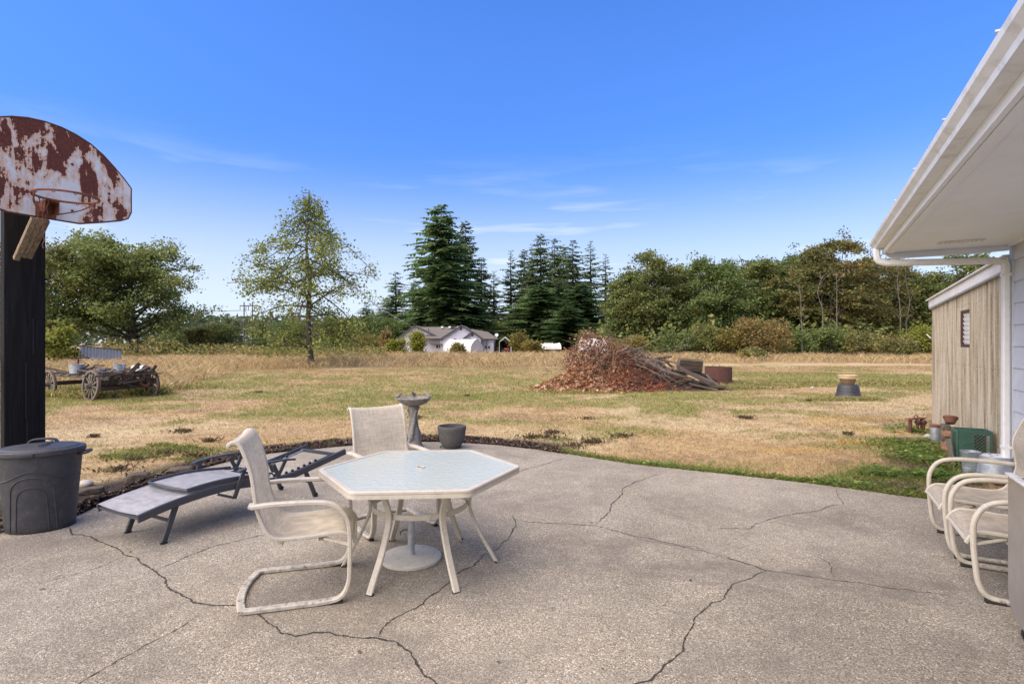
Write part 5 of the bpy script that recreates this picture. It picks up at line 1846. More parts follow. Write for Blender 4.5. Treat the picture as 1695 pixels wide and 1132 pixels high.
for k in range(22):
    px, py = rr.uniform(60, 1600), rr.uniform(830, 1120)
    p = gp(px, py)
    if beyond(np.array([p.x]), np.array([p.y]))[0] > -.2: continue
    mm = MB()
    L_ = rr.uniform(.008, .020)
    a = rr.uniform(0, 6.28)
    mm.add([(-L_, 0, .004), (0, -L_ * .45, .009), (L_, 0, .004), (0, L_ * .45, .007)], [(0, 1, 2, 3)])
    o = mm.build('fallen_leaf', M_LEAFDOT if False else (M_BROWNWOOD if k % 5 else M_PALETERRA), None, smooth=0, loc=(p.x, p.y, .002), rot=(0, 0, a))
    tag(o, 'tiny dark scrap of dry leaf lying on the concrete', 'leaf', 'leaf scraps on the patio')

# ---------------------------------------------------------------- clutter by the shed
def local(px, py, z=GZ):
    return gp(px, py, z)


# milk crate
M_LATTICE = plain('faded_green_plastic', (.16, .21, .15), .6, var=.3)
mc = thing('milk_crate', 'dark green plastic milk crate standing against the shed', 'crate', (5.895, 6.98, GZ), R(-28.7))
CW, CD, CH, tk = .36, .30, .46, .008
for (x_, y_) in ((-1, -1), (1, -1), (1, 1), (-1, 1)):
    mm = MB(); mm.box((x_ * (CW / 2 - .012), y_ * (CD / 2 - .012), CH / 2), (.024, .024, CH)); mm.build('corner_post', M_GREENPLASTIC, mc, bevel=.003)
for z_ in (.015, CH - .02):
    for s in (-1, 1):
        mm = MB(); mm.box((0, s * (CD / 2 - .006), z_), (CW - .049, .014, .04)); mm.build('rim_bar', M_GREENPLASTIC, mc)
        mm = MB(); mm.box((s * (CW / 2 - .006), 0, z_), (.014, CD - .049, .04)); mm.build('rim_bar', M_GREENPLASTIC, mc)
for q in range(19):                           # narrow slatted side, facing left
    mm = MB(); mm.box((-CW / 2 + .006, 0, .05 + q * .0205), (.007, CD - .05, .010)); mm.build('slat', M_GREENPLASTIC, mc)
mm = MB(); mm.box((-CW * .22, -CD / 2 + .006, CH * .5), (CW * .42, .007, CH - .08)); pnl = mm.build('panel', M_GREENPLASTIC, mc)
for q in range(4):
    mm = MB(); mm.box((-CW * .20, -CD / 2 + .0, .13 + q * .055), (CW * .26, .006, .02)); mm.build('panel_rib', M_GREENPLASTIC, pnl)
lx0, lx1, lz0, lz1 = -.005, CW / 2 - .024, .035, CH - .042   # open lattice on the right half of the front
for q in range(-4, 11):
    for s in (-1, 1):
        pts_ = []
        for f in np.linspace(0, 1, 60):
            x_ = lx0 + (lx1 - lx0) * f
            z_ = lz0 + q * .042 + s * (x_ - (lx0 + lx1) / 2) + .06
            if lz0 <= z_ <= lz1: pts_.append((x_, z_))
        if len(pts_) < 6: continue
        (xa, za), (xb, zb_) = pts_[0], pts_[-1]
        mm = MB(); mm.bar((xa, -CD / 2 + .004 + s * .0025, za), (xb, -CD / 2 + .004 + s * .0025, zb_), .004, .009, up=(0, 1, 0)); mm.build('lattice_bar', M_LATTICE, mc)
mm = MB(); mm.box((0, CD / 2 - .01, CH / 2), (CW - .05, .006, CH - .08)); mm.build('back_panel', M_GREENPLASTIC, mc)
mm = MB(); mm.box((0, 0, CH - .05), (CW - .03, CD - .03, .006)); mm.build('tray', M_GREENPLASTIC, mc)
pl = MB(); pl.bar((5.62, 6.93, GZ + .01), (5.635, 7.02, .30), .085, .012, up=(1, 0, 0))
tag(pl.build('scrap_board', M_OLDWOOD, None, bevel=.002), 'grey scrap board leaning on the left side of the green crate', 'board')


def bucket(loc, r0, r1, h, label, upside=False, rz=0):
    root = thing('bucket', label, 'bucket', loc, rz, 'galvanised buckets by the shed')
    mm = MB()
    if not upside:
        mm.lathe([(r0, 0), (r0, .012), (r1, h - .01), (r1 + .006, h - .004), (r1 + .006, h), (r1 - .002, h), (r0 - .004, .02), (0, .018)], 28)
    else:
        mm.lathe([(r1 + .006, 0), (r1 + .006, .008), (r1, .012), (r0 * 1.02, h - .03), (r0 * 1.02, h), (r0 * .99, h), (r0 * .98, h - .008), (0, h - .006)], 32)
    bd = mm.build('body', M_GALV, root, smooth=40)
    for z_ in (h * .33, h * .66):
        rr_ = (r0 + (r1 - r0) * z_ / h) if not upside else (r1 + (r0 - r1) * z_ / h)
        mm = MB(); mm.tube([(rr_ * math.cos(a), rr_ * math.sin(a), z_) for a in np.linspace(0, 6.2832, 28, endpoint=False)], .003, 5, closed=True); mm.build('hoop', M_GALV, bd)
    return root


b1 = bucket((5.43, 6.44, GZ), .07, .095, .29, 'small open galvanised bucket in front of the green crate')
mm = MB(); mm.tube([(.097 * math.cos(a), .097 * math.sin(a) * .9 - .01, .28 - .06 * math.sin(a) ** 2) for a in np.linspace(math.pi, 2 * math.pi, 14)], .003, 5); mm.build('bail', M_GALV, b1)
b2 = bucket((5.58, 6.28, GZ), .150, .178, .27, 'upturned galvanised tub with whitish bottom beside the downspout', True)
mm = MB(); mm.lathe([(.146, .2645), (.146, .267), (0, .268)], 32); mm.build('pale_bottom', M_WHITE, b2)
for (a, b) in ((.05, .03), (-.06, -.02), (.01, .08)):
    mm = MB(); mm.box((a, b, .2695), (.03, .012, .004), rz=a * 20); mm.build('debris', M_BROWNWOOD, b2)
mm = MB(); mm.lathe([(.07, 0), (.10, .03), (.105, .035), (.098, .035), (.068, .010), (0, .008)], 28)
tag(mm.build('terracotta_saucer', M_TERRA, None, loc=(5.40, 6.02, GZ + .02), rot=(R(6), R(-4), 0)), 'terracotta saucer on the ground in front of the upturned tub', 'saucer')

M_TERRADK = plain('grimy_terracotta', (0.20, 0.085, 0.05), .9, var=.35, scale=14, dirt=(.09, .06, .045), dirt_amt=.6)
# bricks and odds
bp0 = gp(1566, 748, GZ)
for k in range(5):
    mm = MB(); mm.box((0, 0, 0), (.20, .095, .078))
    o = mm.build('brick', M_BRICK if k in (0, 1, 3) else M_OLDWOOD, None, bevel=.004, loc=(bp0.x + .012 * (k % 2), bp0.y + .01 * ((k * 7) % 3), GZ + .04 + k * .0795), rot=(0, 0, R(61 + (k * 23) % 9 - 4)))
    if k in (2, 4): o.name = 'wood_block'
    tag(o, ['red brick at the very bottom of the stack by the green crate', 'red brick second from the bottom of the stack by the crate', 'grey wood block in the middle of the brick stack',
            'pale stained brick just under the top block of the stack', 'wood block on top of the brick stack, under the tilted pot'][k], 'brick' if k not in (2, 4) else 'block')
mm = MB(); mm.lathe([(.055, 0), (.058, .004), (.080, .070), (.088, .073), (.088, .098), (.080, .100), (.074, .074), (.054, .012), (0, .010)], 28)
tag(mm.build('terracotta_pot', M_TERRADK, None, loc=(bp0.x + .04, bp0.y - .02, GZ + .415), rot=(R(-14), R(18), 0)), 'small terracotta pot tilted on top of the brick stack', 'flower pot')
wc = gp(1549, 735, GZ)
c_ = thing('steel_can', 'dented whitish steel can with rusty rim left of the brick stack', 'can', (wc.x, wc.y, GZ))
mm = MB(); mm.lathe([(.068, .03), (.070, .035), (.070, .26), (.066, .265)], 24, wob=lambda a, z: .04 * math.sin(2 * a + z * 12)); mm.build('body', M_GALV, c_)
mm = MB(); mm.lathe([(.07, .0), (.072, .004), (.072, .03), (.066, .031)], 24); mm.build('base', M_DARK, c_)
mm = MB(); mm.lathe([(.067, .266), (.076, .268), (.076, .30), (.06, .304), (0, .304)], 24); mm.build('rusty_lid', M_RUST, c_)
sh_ = gp(1542, 722, GZ)
o = thing('rusty_bracket', 'flat rusty iron bracket lying behind the whitish steel can', 'bracket', (sh_.x, sh_.y + .35, GZ + .25), R(20))
mm = MB(); mm.box((0, 0, 0), (.36, .10, .02)); mm.build('plate', M_RUST, o, bevel=.002)
for s in (-.15, .15):
    mm = MB(); mm.box((s, 0, -.13), (.02, .05, .24)); mm.build('leg', M_RUST_DK, o)
mm = MB(); mm.tube(cr([(-.05, 0, .01), (-.04, 0, .05), (.03, 0, .05), (.04, 0, .01)], 3), .008, 6); mm.build('loop', M_RUST, o)
for px, lb in ((1519, 'rusty ball topped iron fitting, left one of the pair by the shed'), (1529, 'rusty ball topped iron fitting, right one of the pair by the shed')):
    q = gp(px, 717, GZ)
    o = thing('iron_fitting', lb, 'fitting', (q.x, q.y, GZ), 0, 'rusty fittings by the shed')
    mm = MB(); mm.lathe([(.045, 0), (.045, .02), (.02, .03), (.02, .13), (.03, .135), (.03, .15), (.018, .155)], 16); mm.build('stem', M_RUST, o)
    mm = MB(); mm.lathe([(.0, .14)] + [(.046 * math.sin(a), .19 - .046 * math.cos(a)) for a in np.linspace(.5, 3.0, 8)] + [(0, .236)], 16); mm.build('ball', M_RUST_DK, o)

# ---------------------------------------------------------------- stainless cart at the right edge
gc = thing('grill_cart', 'stainless steel grill cart cut off by the right edge', 'grill', (2.69, 2.95, 0), ROT_D)
# local: x along -d (towards camera), y towards the wall
CL_, CDp, CHt = 1.15, .55, .83
rad = .13
side = [(0, CHt), (0, .10 + rad)] + [(-(rad - rad * math.cos(a)), .10 + rad - rad * math.sin(a)) for a in np.linspace(.25, math.pi / 2, 7)] + [(-CL_ + rad, .10), (-CL_, .10 + rad), (-CL_, CHt)]
mm = MB(); mm.prism(side, .018, lambda u, v, w: (u, -w, v)); mm.build('front_panel', M_STEEL, gc, smooth=0, bevel=.004)
mm = MB(); mm.prism([(a, b) for a, b in side], .012, lambda u, v, w: (u, -CDp + w, v)); mm.build('back_panel', M_STEEL, gc, smooth=0, bevel=.003)
mm = MB(); mm.box((-.012, -CDp / 2 - .004, .50), (.018, CDp - .035, .62)); mm.build('end_panel', M_STEEL, gc, bevel=.003)
mm = MB(); mm.box((-CL_ / 2, -.004, CHt + .008), (CL_ + .004, .036, .014)); mm.build('top_trim', M_WHITEBOX, gc, bevel=.005)
mm = MB(); mm.box((-CL_ / 2, -CDp / 2 - .01, CHt - .012), (CL_ - .03, CDp - .06, .012)); mm.build('top', M_CHARCOAL, gc, bevel=.003)
mm = MB(); mm.box((-CL_ / 2, -CDp / 2, .115), (CL_ - .26, CDp - .04, .012)); mm.build('floor', M_STEEL, gc)
for x_ in (-.16, -CL_ + .16):
    for y_ in (-.06, -CDp + .06):
        mm = MB(); mm.tube([(x_ - .015, y_, .045), (x_ + .015, y_, .045)], .045, 14); cs = mm.build('caster', M_RUBBER, gc)
        mm = MB(); mm.box((x_, y_, .085), (.045, .03, .04)); mm.build('fork', M_DARK, cs)

# ---------------------------------------------------------------- pots in the field
q = gp(1404, 659, GZ)
pz = gzf(q.x, q.y)
o = thing('plant_tub', 'upturned black plastic tub standing in the field', 'tub', (q.x, q.y, pz))
mm = MB(); mm.lathe([(.33, 0), (.33, .02), (.32, .03), (.285, .16), (.283, .18), (.287, .185), (.285, .20), (.245, .355), (.225, .37), (0, .37)], 36); mm.build('body', M_PLASTIC, o, smooth=30)
for z_, r_ in ((.12, .300), (.27, .268)):
    mm = MB(); mm.tube([(r_ * math.cos(a), r_ * math.sin(a), z_) for a in np.linspace(0, 6.2832, 36, endpoint=False)], .007, 6, closed=True); mm.build('band', M_PLASTIC, o)
o = thing('flower_pot', 'pale terracotta pot standing on the upturned black tub', 'flower pot', (q.x - .015, q.y, pz + .37))
mm = MB(); mm.lathe([(.155, 0), (.165, .01), (.20, .165), (.195, .17), (.15, .02), (0, .018)], 32); mm.build('body', plain('brown_clay', (.19, .125, .07), .85, var=.3, dirt=(.09, .07, .04), dirt_amt=.5), o)
mm = MB(); mm.lathe([(.203, .160), (.225, .165), (.235, .235), (.245, .242), (.245, .262), (.23, .266), (.215, .262), (.20, .17)], 32); mm.build('rim', M_PALETERRA, o)

# ---------------------------------------------------------------- brush pile
PX0, PY0 = (1045 - 847.5) / FPX * 18.6, 18.6
pile = thing('brush_pile', 'big heap of dead leaves, rusty twigs, grey branches and old planks', 'brush pile', (PX0, PY0, gzf(PX0, PY0)))
k_ = 18.6 / FPX
lx = lambda px: (px - 1045) * k_


def mound(x, y):
    """pile height in metres at local x, y"""
    h = 0.95 * np.exp(-((x - lx(968)) / .95) ** 2 - (y / .95) ** 2)
    h = np.maximum(h, 1.22 * np.exp(-((x - lx(1030)) / .95) ** 2 - ((y - .2) / 1.0) ** 2))
    h = np.maximum(h, 1.0 * np.exp(-((x - lx(1072)) / .75) ** 2 - ((y - .25) / .9) ** 2))
    h = np.maximum(h, .62 * np.exp(-((x - lx(1115)) / 1.1) ** 2 - ((y - .1) / .9) ** 2))
    h = np.maximum(h, .36 * np.exp(-((x - lx(925)) / .7) ** 2 - ((y + .1) / .8) ** 2))
    return h


gx, gy = np.meshgrid(np.linspace(-3.4, 3.6, 90), np.linspace(-2, 2.2, 60))
gh = mound(gx, gy) * (0.86 + .3 * fbm(gx * 2.2 + 9, gy * 2.2 + 9, 3)) - .10
ii = (np.arange(59)[:, None] * 90 + np.arange(89)[None, :]).ravel()
link('heap_core', raw_mesh('heap_core', np.stack([gx.ravel(), gy.ravel(), gh.ravel()], 1), np.stack([ii, ii + 1, ii + 91, ii + 90], 1), None, plain('dark_humus', (.045, .028, .02), 1.0, var=.5, bump=1.0), True), pile)


def leaf_cloud(name, P, size, pal, p, seed, asp=.6, mat=None):
    g = np.random.default_rng(seed)
    V = leaf_quads(P, size, g, aspect=asp)
    c = jitter(np.array(pal)[g.choice(len(pal), len(P), p=p)], seed, .35)
    o = link(name, raw_mesh(name, V, np.arange(len(V)).reshape(-1, 4), np.repeat(c, 4, 0), mat or M_LEAFLITTER), pile)
    tag(o, kind='stuff')
    return o


g1 = np.random.default_rng(50)
n = 11000
x = np.concatenate([g1.normal(lx(975), .85, n * 6 // 10), g1.normal(lx(1020), .95, n * 3 // 10), g1.uniform(lx(905), lx(1090), n // 10)])
y = g1.normal(-.25, .6, len(x))
z = mound(x, y) * (.86 + .3 * fbm(x * 2.2 + 9, y * 2.2 + 9, 3)) - .08 + np.abs(g1.normal(0, .05, len(x)))
kp = (z > -.02)
P = np.stack([x, y, z], 1)[kp]
sel = P[:, 0] + .25 * g1.normal(size=len(P)) < lx(1010)
leaf_cloud('dead_leaves', P[sel], .125, [[.33, .165, .08], [.48, .29, .155], [.19, .085, .045], [.57, .40, .25]], [.4, .27, .2, .13], 51)
leaf_cloud('red_litter', P[~sel], .10, [[.26, .085, .042], [.35, .145, .07], [.12, .05, .03], [.43, .26, .15]], [.4, .3, .2, .1], 52, .3)
# dead branch still carrying brown leaves, on the left crest
n = 3600
ci = g1.integers(0, 7, n)
cx = np.array([lx(950), lx(968), lx(978), lx(992), lx(1006), lx(1026), lx(1044)])[ci]
ctop = np.array([1.35, 1.85, 2.0, 1.65, 1.75, 1.45, 1.25])[ci]
P = np.stack([cx + g1.normal(0, .17, n), g1.normal(.3, .4, n), .6 + (ctop - .6) * g1.random(n) ** .9 + g1.normal(0, .05, n)], 1)
leaf_cloud('withered_leaves', P, .085, [[.21, .105, .06], [.30, .17, .105], [.12, .065, .042], [.38, .24, .15]], [.4, .3, .2, .1], 53)


def stick(p0, p1, r, mat, name, bend=.08, sub=0, par=pile):
    p0, p1 = Vector(p0), Vector(p1)
    L_ = (p1 - p0).length
    mid = [p0.lerp(p1, f) + Vector((rnd.gauss(0, bend), rnd.gauss(0, bend), rnd.gauss(0, bend))) * L_ * .6 for f in (.33, .66)]
    pts = cr([p0] + mid + [p1], 3)
    mm = MB()
    mm.tube(pts, [r * (1 - .7 * i / (len(pts) - 1)) for i in range(len(pts))], 5)
    for k in range(sub):
        b = pts[rnd.randint(3, len(pts) - 1)]
        d = (p1 - p0).normalized() * .5 + Vector((rnd.gauss(0, .5), rnd.gauss(0, .5), rnd.gauss(.15, .5)))
        e = b + d * L_ * rnd.uniform(.15, .4)
        mm.tube([b, b.lerp(e, .5) + Vector((rnd.gauss(0, .03), 0, rnd.gauss(0, .03))), e], [r * .4, r * .3, .004], 4)
    return mm.build(name, mat, par, smooth=60)


M_GREYBR = plain('grey_dead_branch', (.135, .112, .09), .9, var=.4, scale=8)
M_DKBR = plain('dark_dead_branch', (.075, .058, .046), .9, var=.4, scale=8)
M_REDTWIG = plain('red_brown_twigs', (.30, .085, .04), .9, var=.35, scale=8)
# fine red twigs as one tangle
mm = MB()
for k in range(520):
    x0 = rnd.gauss(lx(1045), .75); y0 = rnd.gauss(-.15, .55)
    z0 = float(mound(x0, y0)) * rnd.uniform(.5, 1.05)
    a = rnd.uniform(0, 6.28); L_ = rnd.uniform(.2, .6)
    p1 = Vector((x0 + math.cos(a) * L_, y0 + math.sin(a) * L_ * .7, z0 + rnd.uniform(-.15, .25)))
    p0 = Vector((x0, y0, z0))
    mm.tube([p0, p0.lerp(p1, .5) + Vector((rnd.gauss(0, .05), 0, rnd.gauss(0, .05))), p1], [.011, .009, .004], 3, cap=False)
tag(mm.build('red_twigs', M_REDTWIG, pile, smooth=0), kind='stuff')
mm = MB()
for k in range(230):
    x0 = rnd.gauss(lx(1000), .8); y0 = rnd.gauss(.2, .5)
    z0 = rnd.uniform(.5, 1.4) * (1 if abs(x0 - lx(1000)) < 1 else .7)
    a = rnd.uniform(0, 6.28); L_ = rnd.uniform(.25, .75)
    p0 = Vector((x0, y0, z0)); p1 = p0 + Vector((math.cos(a) * L_ * .8, math.sin(a) * L_ * .5, rnd.uniform(.05, .6)))
    mm.tube([p0, p0.lerp(p1, .5) + Vector((rnd.gauss(0, .05), 0, rnd.gauss(0, .05))), p1], [.012, .009, .004], 3, cap=False)
tag(mm.build('brown_twigs', plain('purple_brown_twigs', (.20, .105, .065), .9, var=.35), pile, smooth=0), kind='stuff')
for k in range(26):
    x0 = rnd.uniform(lx(985), lx(1060)); y0 = rnd.uniform(-.6, .5)
    x1 = x0 + rnd.uniform(.5, 1.9); z0 = float(mound(x0, y0)) + rnd.uniform(.0, .35)
    stick((x0, y0, z0), (x1, y0 + rnd.uniform(-.5, .3), max(.06, float(mound(x1, y0)) + rnd.uniform(-.1, .35))), rnd.uniform(.012, .034), M_GREYBR if k % 2 else M_DKBR, 'branch', .12, 5)
for (a, b, c, d, r_) in ((1010, 560, 1062, 566, .02), (1050, 580, 1145, 572, .014), (1100, 590, 1138, 562, .014), (1040, 588, 1085, 562, .02), (975, 600, 1020, 548, .02), (960, 605, 972, 552, .018), (1025, 585, 1068, 571, .035), (1060, 590, 1098, 605, .04), (1060, 612, 1130, 640, .026)):
    f = lambda px, py, yy: (lx(px), yy, 1.58 - (py - 566) * k_)
    stick(f(a, b, -.2), f(c, d, -.3), r_, M_GREYBR, 'branch', .05, 3)
mm = MB()
for k in range(110):                          # loose dark and grey sticks poking out of the front of the heap
    x0 = rnd.uniform(lx(955), lx(1120)); y0 = rnd.uniform(-.95, .1)
    z0 = float(mound(x0, y0)) * rnd.uniform(.55, 1.0) + .05
    a = rnd.uniform(-.9, 1.2); L_ = rnd.uniform(.25, 1.0)
    p0 = Vector((x0, y0, max(.05, z0))); p1 = p0 + Vector((math.cos(a) * L_ * .8, rnd.uniform(-.35, .1), math.sin(a) * L_ * .5))
    p1.z = max(.03, p1.z)
    mm.tube([p0, p0.lerp(p1, .5) + Vector((rnd.gauss(0, .07), rnd.gauss(0, .04), rnd.gauss(0, .07))), p1], [.014, .011, .005], 4, cap=False)
tag(mm.build('loose_sticks', M_DKBR, pile, smooth=0), kind='stuff')
mm = MB()
mm.tube(cr([(lx(1062), -.55, .98), (lx(1090), -.6, .66), (lx(1120), -.65, .46), (lx(1138), -.68, .36)], 4), [.075 - .003 * i for i in range(13)], 9); mm.build('log', M_GREYBR, pile)
for k, (a, b, c, d, yy, w_) in enumerate(((1082, 590, 1104, 612, -.2, .17), (1096, 592, 1112, 607, -.1, .10), (1114, 605, 1160, 630, -.75, .22), (1130, 610, 1178, 632, -.3, .12), (1150, 612, 1184, 628, -.1, .07), (1148, 634, 1186, 636, -.7, .14), (1110, 615, 1150, 634, -.4, .16), (1120, 622, 1165, 637, -.55, .13),
                                          (1095, 620, 1140, 640, -.65, .12), (1125, 605, 1170, 622, .1, .18), (1140, 613, 1165, 618, -.2, .12), (1100, 607, 1135, 618, 0, .14), (1128, 630, 1172, 640, -.8, .10), (1088, 592, 1112, 588, .1, .08), (1085, 596, 1106, 620, -.35, .12), (1160, 616, 1176, 634, -.5, .08))):
    p0 = Vector((lx(a), yy, 1.56 - (b - 566) * k_)); p1 = Vector((lx(c), yy - .1, max(.02, 1.56 - (d - 566) * k_)))
    mm = MB(); mm.bar(p0, p1, w_, .032, up=(.1, -.55, 1)); mm.build('plank', M_BROWNWOOD if k % 3 else M_OLDWOOD, pile, bevel=.003)
mm = MB()
for k in range(90):
    x0 = rnd.uniform(lx(1062), lx(1178)); y0 = rnd.uniform(-.7, .5); z0 = rnd.uniform(.02, .55) * max(.2, 1 - (x0 - lx(1090)) / 2.2)
    a = rnd.uniform(-.5, .5)
    mm.bar((x0, y0, z0 + .05), (x0 + .5 * math.cos(a), y0 + .5 * math.sin(a), max(.02, z0 - .1)), rnd.uniform(.05, .14), .03, up=(0, -.4, 1))
tag(mm.build('broken_boards', M_BROWNWOOD, pile, smooth=0), kind='stuff')

cp = Vector(((1141 - 847.5) / FPX * 18.5, 18.5, 0))
cz = gzf(cp.x, cp.y) + 1.58 - (613 - 566) * k_
cr8 = thing('wooden_crate', 'old black stained wooden crate sitting tilted on the plank heap', 'crate', (cp.x, cp.y, cz), rot=(R(4), R(5), R(-8)))
A, B_, C_ = .74, .38, .42
for nm, c_, s_ in (('front_board', (0, -B_ / 2, .10), (A, .022, .17)), ('front_board', (0, -B_ / 2, .29), (A, .022, .18)), ('back_board', (0, B_ / 2, .10), (A, .022, .17)), ('back_board', (0, B_ / 2, .30), (A, .022, .20)),
                   ('end_board', (-A / 2 - .012, 0, C_ / 2), (.024, B_ + .03, C_)), ('end_board', (A / 2 + .012, 0, C_ / 2), (.024, B_ + .03, C_)), ('bottom_board', (0, 0, .01), (A, B_ - .03, .02)), ('top_batten', (0, -B_ / 2 - .018, C_ - .025), (A + .03, .016, .045))):
    mm = MB(); mm.box(c_, s_); mm.build(nm, M_BROWNWOOD if nm != 'end_board' and nm != 'top_batten' else M_OLDWOOD, cr8, bevel=.003)

rp_ = Vector(((1189 - 847.5) / FPX * 21.0, 21.0, 0))
brl = thing('burn_barrel', 'wide rusted steel burn ring with charred sticks showing over its rim', 'burn barrel', (rp_.x, rp_.y, gzf(rp_.x, rp_.y) - .02))
mm = MB(); mm.lathe([(.50, 0), (.50, .66), (.485, .66), (.485, .02)], 40); mm.build('ring', M_RUST_DK, brl, smooth=30)
mm = MB(); mm.lathe([(.484, .45), (0.2, .55), (0, .58)], 20, wob=lambda a, z: .06 * math.sin(5 * a)); mm.build('ash', M_DKBR, brl)
for k in range(11):
    a = rnd.uniform(0, 6.28); r_ = rnd.uniform(.1, .4)
    stick((r_ * math.cos(a), r_ * math.sin(a), .45), (r_ * math.cos(a) * .9 + rnd.gauss(0, .08), r_ * math.sin(a), .68 + rnd.random() * .10), .02, M_GREYBR if k % 2 else M_DKBR, 'stick', .05, 0, brl)
mm = MB(); mm.box((0, -.492, .33), (.012, .012, .64)); mm.build('seam', M_RUST, brl)

# ---------------------------------------------------------------- old farm wagon
A0 = Vector((-11.42, 14.75, 0))
wz = gzf(-12, 15.6)
wag = thing('farm_wagon', 'old wooden farm wagon with spoked wheels sunk in the grass', 'wagon', (A0.x, A0.y, wz), ROT_D)
# local x along the axle (0 near wheel, 1.45 far wheel), y towards the far end


def wheel(x_, y_, r_, lean=0.0):
    t_ = thing('wheel', None, None, (x_, y_, r_ - .03)); t_.parent = wag; KIDS.setdefault(wag.name, []).append(t_)
    t_.rotation_euler = (0, lean, 0)
    n_ = 36
    mm = MB()
    for (ri, ro, hw) in ((r_ - .055, r_, .035),):
        vs, fs = [], []
        for i in range(n_):
            a = 2 * math.pi * i / n_
            for rr_, xx in ((ri, -hw), (ro, -hw), (ro, hw), (ri, hw)): vs.append((xx, rr_ * math.cos(a), rr_ * math.sin(a)))
        for i in range(n_):
            j = (i + 1) % n_
            for q_ in range(4): fs.append((4 * i + q_, 4 * i + (q_ + 1) % 4, 4 * j + (q_ + 1) % 4, 4 * j + q_))
        mm.add(vs, fs)
    mm.build('rim', M_OLDWOOD, t_)
    mm = MB(); mm.tube([(0, (r_ + .005) * math.cos(a), (r_ + .005) * math.sin(a)) for a in np.linspace(0, 6.2832, 36, endpoint=False)], .012, 6, closed=True); mm.build('iron_tyre', M_RUST_DK, t_)
    mm = MB(); mm.tube([(-.13, 0, 0), (-.10, 0, 0), (-.03, 0, 0), (.05, 0, 0), (.11, 0, 0), (.15, 0, 0)], [.05, .065, .085, .085, .065, .045], 14); mm.build('hub', M_OLDWOOD, t_)
    for i in range(12):
        a = 2 * math.pi * i / 12 + .13
        mm = MB(); mm.bar((0, .07 * math.cos(a), .07 * math.sin(a)), (0, (r_ - .05) * math.cos(a), (r_ - .05) * math.sin(a)), .032, .026, up=(1, 0, 0)); mm.build('spoke', M_OLDWOOD, t_)
    return t_


wheel(0, 0, .43, R(5)); wheel(1.55, .05, .43, R(-6)); wheel(-.02, 2.35, .40, R(-3)); wheel(1.5, 2.4, .40)
mm = MB(); mm.bar((-.05, 0, .40), (1.6, .05, .40), .10, .12); mm.build('axle', M_BROWNWOOD, wag, bevel=.006)
mm = MB(); mm.bar((-.05, 2.35, .38), (1.55, 2.4, .38), .10, .12); mm.build('axle', M_BROWNWOOD, wag, bevel=.006)
for x_, z_, y0_, y1_ in ((.22, .60, -.35, 3.0), (.55, .57, -.25, 2.9), (.95, .58, -.3, 2.8), (1.30, .60, -.35, 2.9)):
    mm = MB(); mm.bar((x_, y0_, z_), (x_ + .03, y1_, z_ + .03), .09, .11); mm.build('sill_beam', M_BROWNWOOD if x_ > .5 else M_OLDWOOD, wag, bevel=.006)
for k, y_ in enumerate((-.28, .02, .30, .75, 1.2, 1.7, 2.2, 2.7)):
    mm = MB(); mm.bar((-.05 + .05 * (k % 2), y_, .675), (1.6 - .06 * (k % 3), y_ + .05 * (k % 3 - 1), .67), .13 + .05 * (k % 2), .032); mm.build('deck_board', M_OLDWOOD if k % 3 else M_BROWNWOOD, wag, bevel=.003)
mm = MB(); mm.bar((.0, -.18, .50), (1.65, -.16, .47), .05, .13); mm.build('bolster', M_BROWNWOOD, wag, bevel=.006)
mm = MB(); mm.bar((.15, -.24, .72), (1.5, -.24, .70), .04, .10); mm.build('front_sill', M_BROWNWOOD, wag, bevel=.006)
for p0, p1, w_ in (((.70, -.3, .60), (1.06, -.32, .98), .11), ((1.42, -.2, .70), (1.56, -.22, .90), .08), ((.52, -.33, .52), (.85, -.34, .34), .06), ((.85, -.33, .60), (.48, -.36, .42), .045), ((.60, -.36, .44), (1.15, -.38, .52), .05), ((.10, 1.0, .75), (.35, .9, .94), .05)):
    mm = MB(); mm.bar(p0, p1, w_, .045, up=(0, -1, .2)); mm.build('loose_timber', M_BROWNWOOD, wag, bevel=.004)
for k in range(16):
    p0 = Vector((rnd.uniform(-.05, 1.3), rnd.uniform(-.3, 2.2), rnd.uniform(.68, .76))); a = rnd.uniform(-.7, .7) + (1.57 if k % 3 == 0 else 0)
    mm = MB(); mm.bar(p0, p0 + Vector((math.cos(a) * .5, math.sin(a) * .5, rnd.uniform(-.04, .12))), rnd.uniform(.04, .11), .03, up=(0, -.3, 1)); mm.build('loose_board', M_OLDWOOD if k % 2 else M_BROWNWOOD, wag, bevel=.003)
for k in range(6):
    x_ = .2 + k * .22
    mm = MB(); mm.bar((x_, -.26, .66), (x_ + rnd.uniform(-.1, .1), -.24, .40), .035, .03, up=(0, -1, 0)); mm.build('stake', M_BROWNWOOD, wag, bevel=.003)
mm = MB(); mm.bar((.12, -.2, .30), (1.45, -.15, .33), .05, .09); mm.build('reach_beam', M_BROWNWOOD, wag, bevel=.005)
mm = MB(); mm.tube(cr([(1.1, -.25, .42), (1.2, -.28, .34), (1.32, -.26, .36), (1.36, -.2, .46)], 4), .035, 8); mm.build('iron_coil', M_RUST, wag)
